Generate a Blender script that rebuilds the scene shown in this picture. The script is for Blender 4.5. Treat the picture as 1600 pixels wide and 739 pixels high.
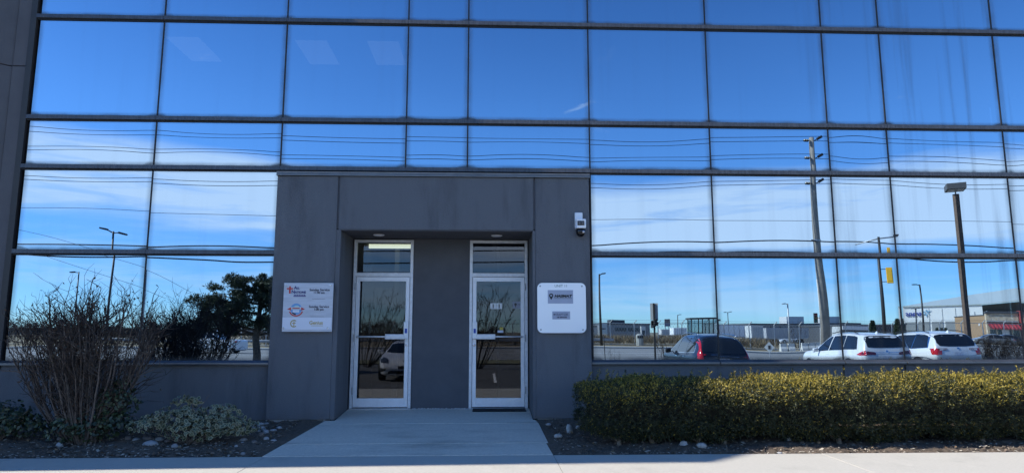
import bpy, bmesh, math, random
import numpy as np
from mathutils import Vector, Matrix
from mathutils.bvhtree import BVHTree
for o in list(bpy.data.objects):
    bpy.data.objects.remove(o)
scene = bpy.context.scene
C = scene.collection
R = math.radians
rnd = random.Random(11)

# ------------------------------------------------------------------ camera
CAM = Vector((6.7878, -9.8149, 1.5003)); F_PX = 1045.0
YAW, PITCH, ROLL = -0.0365, 0.14143, 0.00023
fw = Vector((-math.sin(YAW)*math.cos(PITCH), math.cos(YAW)*math.cos(PITCH), math.sin(PITCH)))
rt = Vector((math.cos(YAW), math.sin(YAW), 0)); up = rt.cross(fw)
rt, up = rt*math.cos(ROLL)+up*math.sin(ROLL), up*math.cos(ROLL)-rt*math.sin(ROLL)
cd = bpy.data.cameras.new('camera'); cam = bpy.data.objects.new('camera', cd); C.objects.link(cam)
cd.sensor_width = 36; cd.lens = F_PX/1600*36; cd.clip_start = .05; cd.clip_end = 6000
m = Matrix((rt, up, -fw)).transposed().to_4x4(); m.translation = CAM; cam.matrix_world = m
scene.camera = cam

def at(x, y, Y):                       # the point of the plane at depth Y that stands at a photo position
    d = fw + rt*((x-800)/F_PX) - up*((y-369.5)/F_PX)
    return CAM + d*((Y-CAM.y)/d.y)
def mir(x, y, L, plane=0.0):           # a thing seen in the mirror glass, L metres behind the glass: its true place
    p = at(x, y, L+plane if plane else L); p.y = 2*plane-p.y
    return p

# ------------------------------------------------------------------ light
SUN_EL, SUN_AZ = R(38), R(1.9)         # sun low over the left end of the street, nearly along the facade
to_sun = Vector((-math.cos(SUN_AZ)*math.cos(SUN_EL), -math.sin(SUN_AZ)*math.cos(SUN_EL), math.sin(SUN_EL)))
sl = bpy.data.lights.new('sun', 'SUN'); sl.energy = 4.6; sl.angle = R(.53); sl.color = (1, .93, .82)
so = bpy.data.objects.new('sun', sl); C.objects.link(so)
so.rotation_euler = to_sun.to_track_quat('Z', 'Y').to_euler()
w = bpy.data.worlds.new('World'); scene.world = w; w.use_nodes = True
nt = w.node_tree; N = nt.nodes; LK = nt.links
for n in list(N): N.remove(n)
def nd(t, **k):
    n = N.new(t)
    for a, b in k.items(): setattr(n, a, b)
    return n
def lk(a, b): LK.new(a, b)
def math_(op, a, b=None, c=None):
    n = nd('ShaderNodeMath', operation=op)
    for i, v in enumerate((a, b, c)):
        if v is None: continue
        if isinstance(v, (int, float)): n.inputs[i].default_value = v
        else: lk(v, n.inputs[i])
    return n.outputs[0]
def ramp_(v, a, b, lo=0., hi=1.):
    n = nd('ShaderNodeMapRange', interpolation_type='SMOOTHSTEP')
    lk(v, n.inputs[0]); n.inputs[1].default_value = a; n.inputs[2].default_value = b
    n.inputs[3].default_value = lo; n.inputs[4].default_value = hi
    return n.outputs[0]
sky = nd('ShaderNodeTexSky', sky_type='NISHITA'); sky.sun_disc = False
sky.sun_elevation = SUN_EL; sky.sun_rotation = math.atan2(to_sun.x, to_sun.y)
sky.altitude = 150; sky.air_density = .8; sky.dust_density = .0; sky.ozone_density = 5.0
geo = nd('ShaderNodeTexCoord')
sep = nd('ShaderNodeSeparateXYZ'); lk(geo.outputs['Generated'], sep.inputs[0])
el = math_('ARCSINE', sep.outputs[2])
azm = math_('ARCTAN2', sep.outputs[0], math_('MULTIPLY', sep.outputs[1], -1.0))   # 0 = straight out from the facade
def noise_(sa, se, off, detail=5, rough=.55, dist=0.):
    cb = nd('ShaderNodeCombineXYZ')
    lk(math_('MULTIPLY', azm, sa), cb.inputs[0]); lk(math_('MULTIPLY', el, se), cb.inputs[1]); cb.inputs[2].default_value = off
    n = nd('ShaderNodeTexNoise'); lk(cb.outputs[0], n.inputs['Vector'])
    n.inputs['Scale'].default_value = 1; n.inputs['Detail'].default_value = detail; n.inputs['Roughness'].default_value = rough
    n.inputs['Distortion'].default_value = dist
    return n.outputs['Fac']
big = noise_(2.2, 17, 3.1, 5, .5, .5); fine = noise_(7, 60, 8.7, 7, .62, .8); wisp = noise_(9, 26, 1.3, 6, .6, .6)
mixn = math_('ADD', math_('MULTIPLY', big, .65), math_('MULTIPLY', fine, .35))
# thin cirrus sheet between about 5 and 15 degrees, a second lower one near the horizon
elw = math_('ADD', el, math_('MULTIPLY', math_('SUBTRACT', big, .5), .07))
elw = math_('ADD', elw, math_('MULTIPLY', ramp_(azm, .05, -.5), -.035))      # the sheet stands a little higher to the left
band = math_('MULTIPLY', ramp_(elw, .09, .128), ramp_(elw, .225, .185))
band2 = math_('MULTIPLY', math_('MULTIPLY', ramp_(elw, .01, .04), ramp_(elw, .11, .06)), .40)
cov = math_('MAXIMUM', math_('MULTIPLY', band, ramp_(mixn, .30, .55, .30, 1.)), math_('MULTIPLY', band2, ramp_(mixn, .40, .60)))
hi = math_('MULTIPLY', math_('MULTIPLY', ramp_(wisp, .66, .80), ramp_(el, .42, .33)), math_('MULTIPLY', ramp_(el, .2, .3), .35))
cov = math_('MINIMUM', math_('ADD', cov, hi), .80)
hsv = nd('ShaderNodeHueSaturation'); lk(sky.outputs[0], hsv.inputs['Color'])
hsv.inputs['Saturation'].default_value = 1.08
tint = nd('ShaderNodeMix', data_type='RGBA', blend_type='MULTIPLY'); tint.inputs[0].default_value = 1
lowc = nd('ShaderNodeMix', data_type='RGBA'); lk(ramp_(el, .0, .32), lowc.inputs[0])
lowc.inputs[6].default_value = (.50, .66, .80, 1); lowc.inputs[7].default_value = (.84, 1.0, 1.10, 1)
highc = nd('ShaderNodeMix', data_type='RGBA'); lk(ramp_(el, .20, .55), highc.inputs[0]); lk(lowc.outputs[2], highc.inputs[6])
highc.inputs[7].default_value = (.60, .78, .92, 1)
lk(hsv.outputs[0], tint.inputs[6]); lk(highc.outputs[2], tint.inputs[7])
cl = nd('ShaderNodeMix', data_type='RGBA'); lk(cov, cl.inputs[0]); lk(tint.outputs[2], cl.inputs[6])
cl.inputs[7].default_value = (4.6, 5.1, 5.8, 1)
bg = nd('ShaderNodeBackground'); lk(cl.outputs[2], bg.inputs[0]); bg.inputs[1].default_value = .15
wo = nd('ShaderNodeOutputWorld'); lk(bg.outputs[0], wo.inputs[0])
scene.view_settings.view_transform = 'Standard'; scene.view_settings.look = 'None'
scene.view_settings.gamma = 1; scene.view_settings.exposure = 1.0
scene.cycles.max_bounces = 8; scene.cycles.transparent_max_bounces = 12; scene.cycles.glossy_bounces = 4

# ------------------------------------------------------------------ materials
MATS = {}
def mat(name, col, rough=.7, metal=0., var=0., vscale=6., bump=0., bscale=60., spec=None, emit=0, coat=0, stretch=None, col2=None, trans=0, stain=0., sscale=1., sstretch=(1, 1, 1), speck=0., foot=None):
    if name in MATS: return MATS[name]
    mt = bpy.data.materials.new(name); mt.use_nodes = True; t = mt.node_tree; b = t.nodes['Principled BSDF']
    c = (*col, 1); b.inputs['Base Color'].default_value = c
    b.inputs['Roughness'].default_value = rough; b.inputs['Metallic'].default_value = metal
    if spec is not None: b.inputs['Specular IOR Level'].default_value = spec
    if coat: b.inputs['Coat Weight'].default_value = coat; b.inputs['Coat Roughness'].default_value = .03
    if emit: b.inputs['Emission Color'].default_value = c; b.inputs['Emission Strength'].default_value = emit
    tc = t.nodes.new('ShaderNodeTexCoord'); vec = tc.outputs['Object']
    if stretch:
        mp = t.nodes.new('ShaderNodeMapping'); mp.inputs['Scale'].default_value = stretch; t.links.new(vec, mp.inputs[0]); vec = mp.outputs[0]
    if var or col2:
        n = t.nodes.new('ShaderNodeTexNoise'); n.inputs['Scale'].default_value = vscale; n.inputs['Detail'].default_value = 8; n.inputs['Roughness'].default_value = .6
        t.links.new(vec, n.inputs['Vector'])
        r = t.nodes.new('ShaderNodeMapRange'); t.links.new(n.outputs['Fac'], r.inputs[0]); r.inputs[1].default_value = .3; r.inputs[2].default_value = .7
        mx = t.nodes.new('ShaderNodeMix'); mx.data_type = 'RGBA'; t.links.new(r.outputs[0], mx.inputs[0])
        if col2: mx.inputs[6].default_value = c; mx.inputs[7].default_value = (*col2, 1)
        else:
            mx.inputs[6].default_value = (*[v*(1-var) for v in col], 1); mx.inputs[7].default_value = (*[min(1, v*(1+var)) for v in col], 1)
        t.links.new(mx.outputs[2], b.inputs['Base Color'])
    if stain or speck or foot:
        def chain(fac_socket, amt, colr):
            mxx = t.nodes.new('ShaderNodeMix'); mxx.data_type = 'RGBA'; bc = b.inputs['Base Color']
            if bc.links: t.links.new(bc.links[0].from_socket, mxx.inputs[6])
            else: mxx.inputs[6].default_value = c
            mxx.inputs[7].default_value = (*colr, 1); t.links.new(fac_socket, mxx.inputs[0]); t.links.new(mxx.outputs[2], bc)
        def nz_(scale, st, lo, hi, amt, det=6):
            mp_ = t.nodes.new('ShaderNodeMapping'); mp_.inputs['Scale'].default_value = st; t.links.new(tc.outputs['Object'], mp_.inputs[0])
            q = t.nodes.new('ShaderNodeTexNoise'); q.inputs['Scale'].default_value = scale; q.inputs['Detail'].default_value = det; q.inputs['Roughness'].default_value = .62
            t.links.new(mp_.outputs[0], q.inputs['Vector']); r_ = t.nodes.new('ShaderNodeMapRange'); r_.interpolation_type = 'SMOOTHSTEP'
            t.links.new(q.outputs['Fac'], r_.inputs[0])
            for i, x in enumerate((lo, hi, 0, amt)): r_.inputs[i+1].default_value = x
            return r_.outputs[0]
        if stain:
            chain(nz_(sscale, sstretch, .48, .74, stain), stain, [v*.45 for v in col])
            chain(nz_(sscale*1.7, sstretch, .56, .78, stain*.7), stain, [min(1, v*1.5+.01) for v in col])
        if speck:
            chain(nz_(70, (1, 1, 1), .62, .70, speck, 2), speck, [v*.4 for v in col]); chain(nz_(95, (1, 1, 1), .64, .72, speck, 2), speck, [min(1, v*1.5) for v in col])
        if foot:                                       # splash dirt above the soil: height of its upper edge
            sp_ = t.nodes.new('ShaderNodeSeparateXYZ'); t.links.new(tc.outputs['Object'], sp_.inputs[0])
            r_ = t.nodes.new('ShaderNodeMapRange'); r_.interpolation_type = 'SMOOTHSTEP'; t.links.new(sp_.outputs[2], r_.inputs[0])
            for i, x in enumerate((.25, foot, .55, 0)): r_.inputs[i+1].default_value = x
            mu = t.nodes.new('ShaderNodeMath'); mu.operation = 'MULTIPLY'; t.links.new(r_.outputs[0], mu.inputs[0]); t.links.new(nz_(9, (1, 1, .6), .3, .7, 1.), mu.inputs[1])
            chain(mu.outputs[0], 1, (.13, .115, .10))
    if bump:
        n2 = t.nodes.new('ShaderNodeTexNoise'); n2.inputs['Scale'].default_value = bscale; n2.inputs['Detail'].default_value = 5
        t.links.new(vec, n2.inputs['Vector'])
        bp = t.nodes.new('ShaderNodeBump'); bp.inputs['Strength'].default_value = bump; bp.inputs['Distance'].default_value = .01
        t.links.new(n2.outputs['Fac'], bp.inputs['Height']); t.links.new(bp.outputs[0], b.inputs['Normal'])
    if trans:
        out = t.nodes['Material Output']; tr = t.nodes.new('ShaderNodeBsdfTranslucent')
        src = b.inputs['Base Color'].links[0].from_socket if b.inputs['Base Color'].links else None
        if src: t.links.new(src, tr.inputs[0])
        else: tr.inputs[0].default_value = c
        ms = t.nodes.new('ShaderNodeMixShader'); ms.inputs[0].default_value = trans
        t.links.new(b.outputs[0], ms.inputs[1]); t.links.new(tr.outputs[0], ms.inputs[2]); t.links.new(ms.outputs[0], out.inputs[0])
    MATS[name] = mt; return mt

def glass_mat(name, refl, tint, thru, grime, rough=0.0, fres=0):
    mt = bpy.data.materials.new(name); mt.use_nodes = True; t = mt.node_tree
    for n in list(t.nodes): t.nodes.remove(n)
    out = t.nodes.new('ShaderNodeOutputMaterial')
    gl = t.nodes.new('ShaderNodeBsdfGlossy'); gl.inputs['Color'].default_value = (*tint, 1); gl.inputs['Roughness'].default_value = rough
    tr = t.nodes.new('ShaderNodeBsdfTransparent'); tr.inputs['Color'].default_value = (*thru, 1)
    ms = t.nodes.new('ShaderNodeMixShader'); ms.inputs[0].default_value = refl
    t.links.new(tr.outputs[0], ms.inputs[1]); t.links.new(gl.outputs[0], ms.inputs[2])
    last = ms.outputs[0]
    if grime:
        # washed-down dirt along the joints: UV in metres from the pane's edges
        uv = t.nodes.new('ShaderNodeUVMap'); uv.uv_map = 'edge'
        sp = t.nodes.new('ShaderNodeSeparateXYZ'); t.links.new(uv.outputs[0], sp.inputs[0])
        uv2 = t.nodes.new('ShaderNodeUVMap'); uv2.uv_map = 'pane'
        sp2 = t.nodes.new('ShaderNodeSeparateXYZ'); t.links.new(uv2.outputs[0], sp2.inputs[0])
        def mm(op, a, b=None, c=None):
            n = t.nodes.new('ShaderNodeMath'); n.operation = op
            for i, v in enumerate((a, b, c)):
                if v is None: continue
                if isinstance(v, (int, float)): n.inputs[i].default_value = v
                else: t.links.new(v, n.inputs[i])
            return n.outputs[0]
        def mr(v, a, b, lo=0., hi=1., typ='SMOOTHSTEP'):
            n = t.nodes.new('ShaderNodeMapRange'); n.interpolation_type = typ; t.links.new(v, n.inputs[0])
            for i, x in enumerate((a, b, lo, hi)): n.inputs[i+1].default_value = x
            return n.outputs[0]
        tc = t.nodes.new('ShaderNodeTexCoord')
        nz = t.nodes.new('ShaderNodeTexNoise'); nz.inputs['Scale'].default_value = 2.3; nz.inputs['Detail'].default_value = 6; t.links.new(tc.outputs['Object'], nz.inputs['Vector'])
        mp = t.nodes.new('ShaderNodeMapping'); mp.inputs['Scale'].default_value = (5, 5, .25); t.links.new(tc.outputs['Object'], mp.inputs[0])
        sn = t.nodes.new('ShaderNodeTexNoise'); sn.inputs['Scale'].default_value = 1; sn.inputs['Detail'].default_value = 5; t.links.new(mp.outputs[0], sn.inputs['Vector'])
        du, dv = sp.outputs[0], sp.outputs[1]          # distance to nearest vertical joint / to the lower bar
        side = mr(du, .0, .085, .42, 0.)
        bot = mr(dv, .0, .07, .6, 0.)
        # little heaps where joint and bar meet
        heap = mm('MULTIPLY', mr(mm('ADD', mm('MULTIPLY', du, .28), dv), .02, .10, 1., 0.), .9)
        top = mr(sp2.outputs[1], .0, .06, .25, 0.)
        g = mm('MAXIMUM', mm('MAXIMUM', side, bot), mm('MAXIMUM', heap, top))
        g = mm('MULTIPLY', g, mr(nz.outputs['Fac'], .25, .75, .55, 1.25))
        spo = t.nodes.new('ShaderNodeSeparateXYZ'); t.links.new(tc.outputs['Object'], spo.inputs[0])
        streak = mm('MULTIPLY', mr(sn.outputs['Fac'], .50, .78, 0., .42), mr(spo.outputs[0], 10.5, 13.5, .12, 1.))
        g = mm('MINIMUM', mm('ADD', g, mm('ADD', streak, .015)), .93)
        df = t.nodes.new('ShaderNodeBsdfDiffuse'); df.inputs['Color'].default_value = (.085, .088, .09, 1)
        m2 = t.nodes.new('ShaderNodeMixShader'); t.links.new(g, m2.inputs[0]); t.links.new(last, m2.inputs[1]); t.links.new(df.outputs[0], m2.inputs[2])
        last = m2.outputs[0]
    t.links.new(last, out.inputs[0]); return mt

M_GLASS = glass_mat('mirror_glass', .90, (.41, .53, .64), (.30, .36, .42), True)
M_DOORGLASS = glass_mat('door_glass', .065, (.85, .9, 1), (.40, .44, .46), False)
M_STUCCO = mat('dark_stucco', (.122, .129, .142), .85, var=.10, vscale=90, bump=.8, bscale=95, stain=.5, sscale=1.6, sstretch=(2.2, 2.2, .45), foot=.46)
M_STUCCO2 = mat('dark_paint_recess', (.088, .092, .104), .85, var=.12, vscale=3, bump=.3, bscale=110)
M_TOWER = mat('charcoal_render', (.115, .113, .12), .9, var=.12, vscale=2, bump=.4, bscale=80)
M_JOINT = mat('black_sealant', (.018, .018, .02), .6)
M_BAR = mat('dark_bronze_bar', (.085, .088, .095), .42, .25, var=.35, vscale=9, stretch=(6, 1, 1))
M_FLASH = mat('dark_flashing', (.10, .11, .125), .32, .6, var=.2, vscale=5)
M_ALU = mat('white_aluminium', (.76, .77, .79), .38, .15, var=.06, vscale=12)
M_ALU2 = mat('scuffed_aluminium', (.66, .67, .69), .45, .2, var=.12, vscale=20)
M_CONC = mat('broom_concrete', (.43, .415, .375), .9, var=.12, vscale=26, bump=.6, bscale=40, stretch=(1, 7, 1), stain=.22, sscale=2.1, speck=.25)
M_CONC2 = mat('walk_concrete', (.57, .52, .44), .9, var=.12, vscale=30, bump=.5, bscale=70, stain=.7, sscale=1.5, sstretch=(.6, 1.6, 1), speck=.4)
M_SOIL = mat('bed_soil', (.092, .070, .052), .95, var=.45, vscale=30, bump=1.0, bscale=90)
M_ASPH = mat('lot_asphalt', (.085, .083, .08), .9, var=.25, vscale=1.5, bump=.3, bscale=120)
M_ROAD = mat('road_asphalt', (.20, .195, .185), .9, var=.12, vscale=.6, stretch=(.2, 2, 1))
M_LINE = mat('road_paint', (.75, .75, .72), .8)
M_DRY = mat('dry_grass', (.24, .19, .11), .95, var=.35, vscale=.5)
M_KERB = mat('kerb_concrete', (.38, .36, .33), .9, var=.1)
M_CHAR = mat('floor_dark', (.06, .06, .065), .8)
M_INWALL = mat('interior_wall', (.14, .14, .14), .8, var=.1)
M_WHITE = mat('white_plate', (.80, .81, .83), .35, var=.03)
M_BLACK = mat('black_plastic', (.015, .015, .017), .35)
M_RUBBER = mat('tyre_rubber', (.02, .02, .02), .85)
M_CHROME = mat('chrome', (.7, .7, .72), .12, 1)
M_STEEL = mat('galvanised_steel', (.42, .43, .44), .5, .6, var=.15)
M_CGREY = mat('concrete_pole', (.30, .265, .225), .9, var=.15, vscale=3)
M_BROWN = mat('weathered_brown_post', (.13, .085, .06), .8, var=.25, vscale=8)
M_DARKSTEEL = mat('dark_painted_steel', (.035, .033, .033), .5, var=.1)
M_YELLOW = mat('signal_yellow', (.85, .47, .03), .5)
M_CARGLASS = mat('car_glass', (.012, .014, .016), .04, spec=.8)
M_CARGLASS2 = mat('side_glass', (.03, .035, .04), .04, spec=1.0)

# ------------------------------------------------------------------ mesh builder
class MB:
    def __init__(s): s.v = []; s.f = []; s.m = []
    def add(s, v, f, mi=0):
        o = len(s.v); s.v += [tuple(p) for p in v]; s.f += [tuple(i+o for i in q) for q in f]; s.m += [mi]*len(f); return s
    def box(s, x0, x1, y0, y1, z0, z1, mi=0):
        return s.add([(x0,y0,z0),(x1,y0,z0),(x1,y1,z0),(x0,y1,z0),(x0,y0,z1),(x1,y0,z1),(x1,y1,z1),(x0,y1,z1)],
                     [(0,3,2,1),(4,5,6,7),(0,1,5,4),(1,2,6,5),(2,3,7,6),(3,0,4,7)], mi)
    def obox(s, c, ax, ay, az, mi=0):     # oriented box: centre and three half-axis vectors
        c = Vector(c); ax = Vector(ax); ay = Vector(ay); az = Vector(az)
        vs = [c+ax*i+ay*j+az*k for k in (-1, 1) for i, j in ((-1,-1),(1,-1),(1,1),(-1,1))]
        return s.add(vs, [(0,3,2,1),(4,5,6,7),(0,1,5,4),(1,2,6,5),(2,3,7,6),(3,0,4,7)], mi)
    def tube(s, pts, rad, n=8, cap=True, mi=0):
        pts = [Vector(p) for p in pts]
        if not isinstance(rad, (list, tuple)): rad = [rad]*len(pts)
        o = len(s.v); a = None
        for i, p in enumerate(pts):
            t = (pts[min(i+1, len(pts)-1)]-pts[max(i-1, 0)]).normalized()
            if a is None: a = t.orthogonal().normalized()
            else: a = (a-t*a.dot(t)).normalized()
            b = t.cross(a)
            for k in range(n):
                q = 2*math.pi*k/n; s.v.append(tuple(p+(a*math.cos(q)+b*math.sin(q))*rad[i]))
        for i in range(len(pts)-1):
            for k in range(n):
                k2 = (k+1) % n; s.f.append((o+i*n+k, o+i*n+k2, o+(i+1)*n+k2, o+(i+1)*n+k)); s.m.append(mi)
        if cap:
            s.f.append(tuple(o+k for k in reversed(range(n)))); s.m.append(mi)
            e = o+(len(pts)-1)*n; s.f.append(tuple(e+k for k in range(n))); s.m.append(mi)
        return s
    def lathe(s, prof, axis_o, axis_d, n=24, mi=0):   # prof: (radius, along)
        d = Vector(axis_d).normalized(); a = d.orthogonal().normalized(); b = d.cross(a); o0 = Vector(axis_o); o = len(s.v)
        for r, h in prof:
            for k in range(n):
                q = 2*math.pi*k/n; s.v.append(tuple(o0+d*h+(a*math.cos(q)+b*math.sin(q))*r))
        for i in range(len(prof)-1):
            for k in range(n):
                k2 = (k+1) % n; s.f.append((o+i*n+k, o+i*n+k2, o+(i+1)*n+k2, o+(i+1)*n+k)); s.m.append(mi)
        s.f.append(tuple(o+k for k in reversed(range(n)))); s.m.append(mi)
        e = o+(len(prof)-1)*n; s.f.append(tuple(e+k for k in range(n))); s.m.append(mi)
        return s
    def prism(s, poly, axis, a0, a1, mi=0):           # poly of 2D points extruded along 'x','y' or 'z'
        def P(p, h):
            if axis == 'y': return (p[0], h, p[1])
            if axis == 'x': return (h, p[0], p[1])
            return (p[0], p[1], h)
        n = len(poly)
        return s.add([P(p, a0) for p in poly]+[P(p, a1) for p in poly],
                     [tuple(reversed(range(n))), tuple(range(n, 2*n))]+[(i, (i+1) % n, n+(i+1) % n, n+i) for i in range(n)], mi)
    def build(s, name, mats, parent=None, smooth=False, recalc=True, bevel=0, loc=None):
        me = bpy.data.meshes.new(name); me.from_pydata(s.v, [], s.f)
        if not isinstance(mats, (list, tuple)): mats = [mats]
        for q in mats: me.materials.append(q)
        if len(mats) > 1: me.polygons.foreach_set('material_index', s.m)
        if recalc or bevel:
            b = bmesh.new(); b.from_mesh(me)
            if recalc: bmesh.ops.recalc_face_normals(b, faces=b.faces)
            if bevel:
                es = [e for e in b.edges if len(e.link_faces) == 2 and e.calc_face_angle(0) > .6]
                bmesh.ops.bevel(b, geom=es, offset=bevel, segments=2, profile=.5, affect='EDGES', clamp_overlap=True)
            b.to_mesh(me); b.free()
        if smooth: me.polygons.foreach_set('use_smooth', [True]*len(me.polygons))
        return link(name, me, parent, loc)
def link(name, me, parent=None, loc=None):
    o = bpy.data.objects.new(name, me); C.objects.link(o)
    if loc is not None: o.location = loc
    if parent is not None: o.parent = parent
    return o
def tag(o, label, cat, group=None, kind=None):
    o['label'] = label; o['category'] = cat
    if group: o['group'] = group
    if kind: o['kind'] = kind
    return o
def thing(name, label, cat, loc=(0,0,0), rz=0, group=None):
    o = bpy.data.objects.new(name, None); C.objects.link(o); o.location = loc; o.rotation_euler = (0, 0, rz); o.empty_display_size = .2
    return tag(o, label, cat, group)
def struct(o): o['kind'] = 'structure'; return o
def stuff(o): o['kind'] = 'stuff'; return o
def copy_tree(o, parent=None):
    c = o.copy(); C.objects.link(c); c.parent = parent
    for ch in [q for q in bpy.data.objects if q.parent == o]: copy_tree(ch, c)
    return c
def bx(name, x0, x1, y0, y1, z0, z1, m_, parent=None, bevel=0):
    return MB().box(x0, x1, y0, y1, z0, z1).build(name, m_, parent, bevel=bevel)
def text_mesh(name, s, size, m_, parent, origin, align='LEFT', face='-Y', ext=.0015, shear=0, xscale=1., bold=0):
    cu = bpy.data.curves.new('t', 'FONT'); cu.body = s; cu.size = size; cu.align_x = align; cu.extrude = ext; cu.shear = shear; cu.offset = bold
    cu.resolution_u = 3
    ob = bpy.data.objects.new('t', cu); C.objects.link(ob)
    dg = bpy.context.evaluated_depsgraph_get(); me = bpy.data.meshes.new_from_object(ob.evaluated_get(dg))
    bpy.data.objects.remove(ob); bpy.data.curves.remove(cu)
    rot = Matrix.Rotation(R(90), 4, 'X')
    if face == '+Y': rot = Matrix.Rotation(R(180), 4, 'Z') @ rot
    me.transform(Matrix.Translation(origin) @ rot @ Matrix.Diagonal((xscale, 1, 1, 1)))
    me.materials.clear(); me.materials.append(m_)
    return link(name, me, parent)

# ------------------------------------------------------------------ ground, pavements
LOT = -.25
def sheet(name, x0, x1, y0, y1, z, m_, nx=1, ny=1):
    vs = [(x0+(x1-x0)*i/nx, y0+(y1-y0)*j/ny, z(y0+(y1-y0)*j/ny) if callable(z) else z) for j in range(ny+1) for i in range(nx+1)]
    fs = [(j*(nx+1)+i, j*(nx+1)+i+1, (j+1)*(nx+1)+i+1, (j+1)*(nx+1)+i) for j in range(ny) for i in range(nx)]
    return struct(MB().add(vs, fs).build(name, m_, recalc=False))
sheet('ground', -1500, 1500, -2500, 600, -.45, mat('far_ground', (.17, .15, .10), .95, var=.2, vscale=.02))
sheet('parking_lot', -60, 70, -25.5, -5.1, lambda y: LOT+max(0, (y+12)/6.9*.2), M_ASPH, 1, 12)
ln = MB()
for k in range(14):
    x = -20.1+3.02*k+.0
    ln.box(x-.05, x+.05, -17.6, -12.3, LOT+.003, LOT+.006)
struct(ln.build('parking_markings', M_LINE))
sheet('verge', -200, 250, -30, -25.5, LOT+.06, mat('verge_grass', (.15, .14, .07), .95, var=.4, vscale=3))
struct(bx('kerb', -200, 250, -30.18, -30.0, LOT-.1, LOT+.08, M_KERB))
sheet('road', -400, 400, -61, -30.18, LOT-.03, M_ROAD)
rl = MB()
for yy, wd in ((-33.2, .15), (-45.3, .14), (-45.7, .14), (-58.5, .15)): rl.box(-400, 400, yy-wd/2, yy+wd/2, LOT-.026, LOT-.022)
for yy in (-37.2, -41.2, -50, -54.2):
    for k in range(-20, 24): rl.box(k*9., k*9.+3.2, yy-.08, yy+.08, LOT-.026, LOT-.022)
struct(rl.build('road_markings', M_LINE))
struct(bx('kerb', -400, 400, -61.25, -61, LOT-.1, LOT+.12, M_KERB))
sheet('pavement', -400, 400, -64.5, -61.25, LOT+.115, M_KERB)
sheet('field', -600, 700, -420, -64.5, LOT+.10, M_DRY)

# front pavement: slabs with open joints
pave = struct(sheet('pavement', -14, 40, -5.0, -2.14, .1445, mat('slab_bed', (.05, .045, .04), .95)))
xs = [-13.9, -9.9, -5.9, -1.9, 1.7, 4.37, 7.53, 10.55, 13.6, 17, 20.5, 24, 28, 33, 39.9]
for a, b in zip(xs[:-1], xs[1:]):
    sk = .0 if a < 7 else .0
    p = MB().box(a+.003, b-.003, -4.98, -2.15, .05, .15 + rnd.uniform(-.002, .002)).build('slab', M_CONC, pave, bevel=.0015)
struct(bx('kerb', -14, 40, -5.13, -4.99, -.3, .148, M_KERB, bevel=.01))
# ramped walk to the doors
zr = lambda y: .152+(y+2.14)/(.95+2.14)*.188 if y < .95 else .34
walk = struct(MB().add([(4.36,-2.14,.10),(7.5,-2.14,.10),(7.5,.95,.10),(4.36,.95,.10)], [(0,1,2,3)]).build('walkway', mat('slab_bed', (0,0,0)), None))
ys = [-2.138, -1.55, -.35, .95]
for a, b in zip(ys[:-1], ys[1:]):
    a2, b2 = a+.009, b-.009
    def xl(y): return 4.33+(y+2.14)*.10 if y < -.1 else 4.53
    if b > .5:
        pts = [(xl(a2), a2), (7.495, a2), (7.47, -.115), (7.44, -.115), (7.44, .945), (4.66, .945), (4.66, -.115), (xl(-.115), -.115)]
    else: pts = [(xl(a2), a2), (7.525, a2), (7.50, b2), (xl(b2), b2)]
    n = len(pts)
    vs = [(x, y, .06) for x, y in pts]+[(x, y, zr(y)) for x, y in pts]
    MB().add(vs, [tuple(reversed(range(n))), tuple(range(n, 2*n))]+[(i, (i+1) % n, n+(i+1) % n, n+i) for i in range(n)]).build('slab', M_CONC2, walk, bevel=.004)

# planting beds
def bed(name, x0, x1, sd):
    r = random.Random(sd); nx, ny = int((x1-x0)/.07), 30
    vs = []; fs = []
    for j in range(ny+1):
        for i in range(nx+1):
            y = -2.15+2.14*j/ny; base = .135+.145*(j/ny)**.9
            edge = min(1, min(j, 4)/4., min(i, nx-i)/3.)
            vs.append((x0+(x1-x0)*i/nx, y, base+r.uniform(-.012, .014)*edge + .012*math.sin(i*.31+j*.2)*edge))
    for j in range(ny):
        for i in range(nx): a = j*(nx+1)+i; fs.append((a, a+1, a+nx+2, a+nx+1))
    return struct(MB().add(vs, fs).build(name, M_SOIL, None, recalc=False))
bed('planting_bed', -5.9, 4.50, 1); bed('planting_bed', 7.49, 21, 2)
def bedz(y): return .135+.145*max(0, min(1, (y+2.15)/2.14))**.9
# pale wood chips and grit strewn on the soil
ch = MB(); r = random.Random(5)
for k in range(8500):
    x = r.choice((r.uniform(-.5, 4.4), r.uniform(7.6, 16))); y = -2.12+2.0*r.random()**1.5
    if 4.25 < x < 4.5: continue
    l = r.uniform(.004, .016)*r.choice((1, 1, 1, 1.9)); wd = l*r.uniform(.3, .8); a = r.uniform(0, 6.28); z = bedz(y)+.012
    c, s_ = math.cos(a), math.sin(a); t = r.uniform(-.4, .4)
    v = [(x+c*l-s_*wd, y+s_*l+c*wd, z+t*l), (x-c*l-s_*wd, y-s_*l+c*wd, z-t*l), (x-c*l+s_*wd, y-s_*l-c*wd, z+.003-t*l), (x+c*l+s_*wd, y+s_*l-c*wd, z+.003+t*l)]
    ch.add(v, [(0, 1, 2, 3)], r.choice((0, 0, 1, 1, 2)))
stuff(tag(ch.build('wood_chips', [mat('chip_pale', (.36, .32, .26), .9), mat('chip_brown', (.16, .12, .09), .9), mat('chip_dark', (.05, .045, .04), .9)], recalc=False),
    'pale wood chips and grit strewn over the dark planting bed soil', 'wood chips'))

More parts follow.
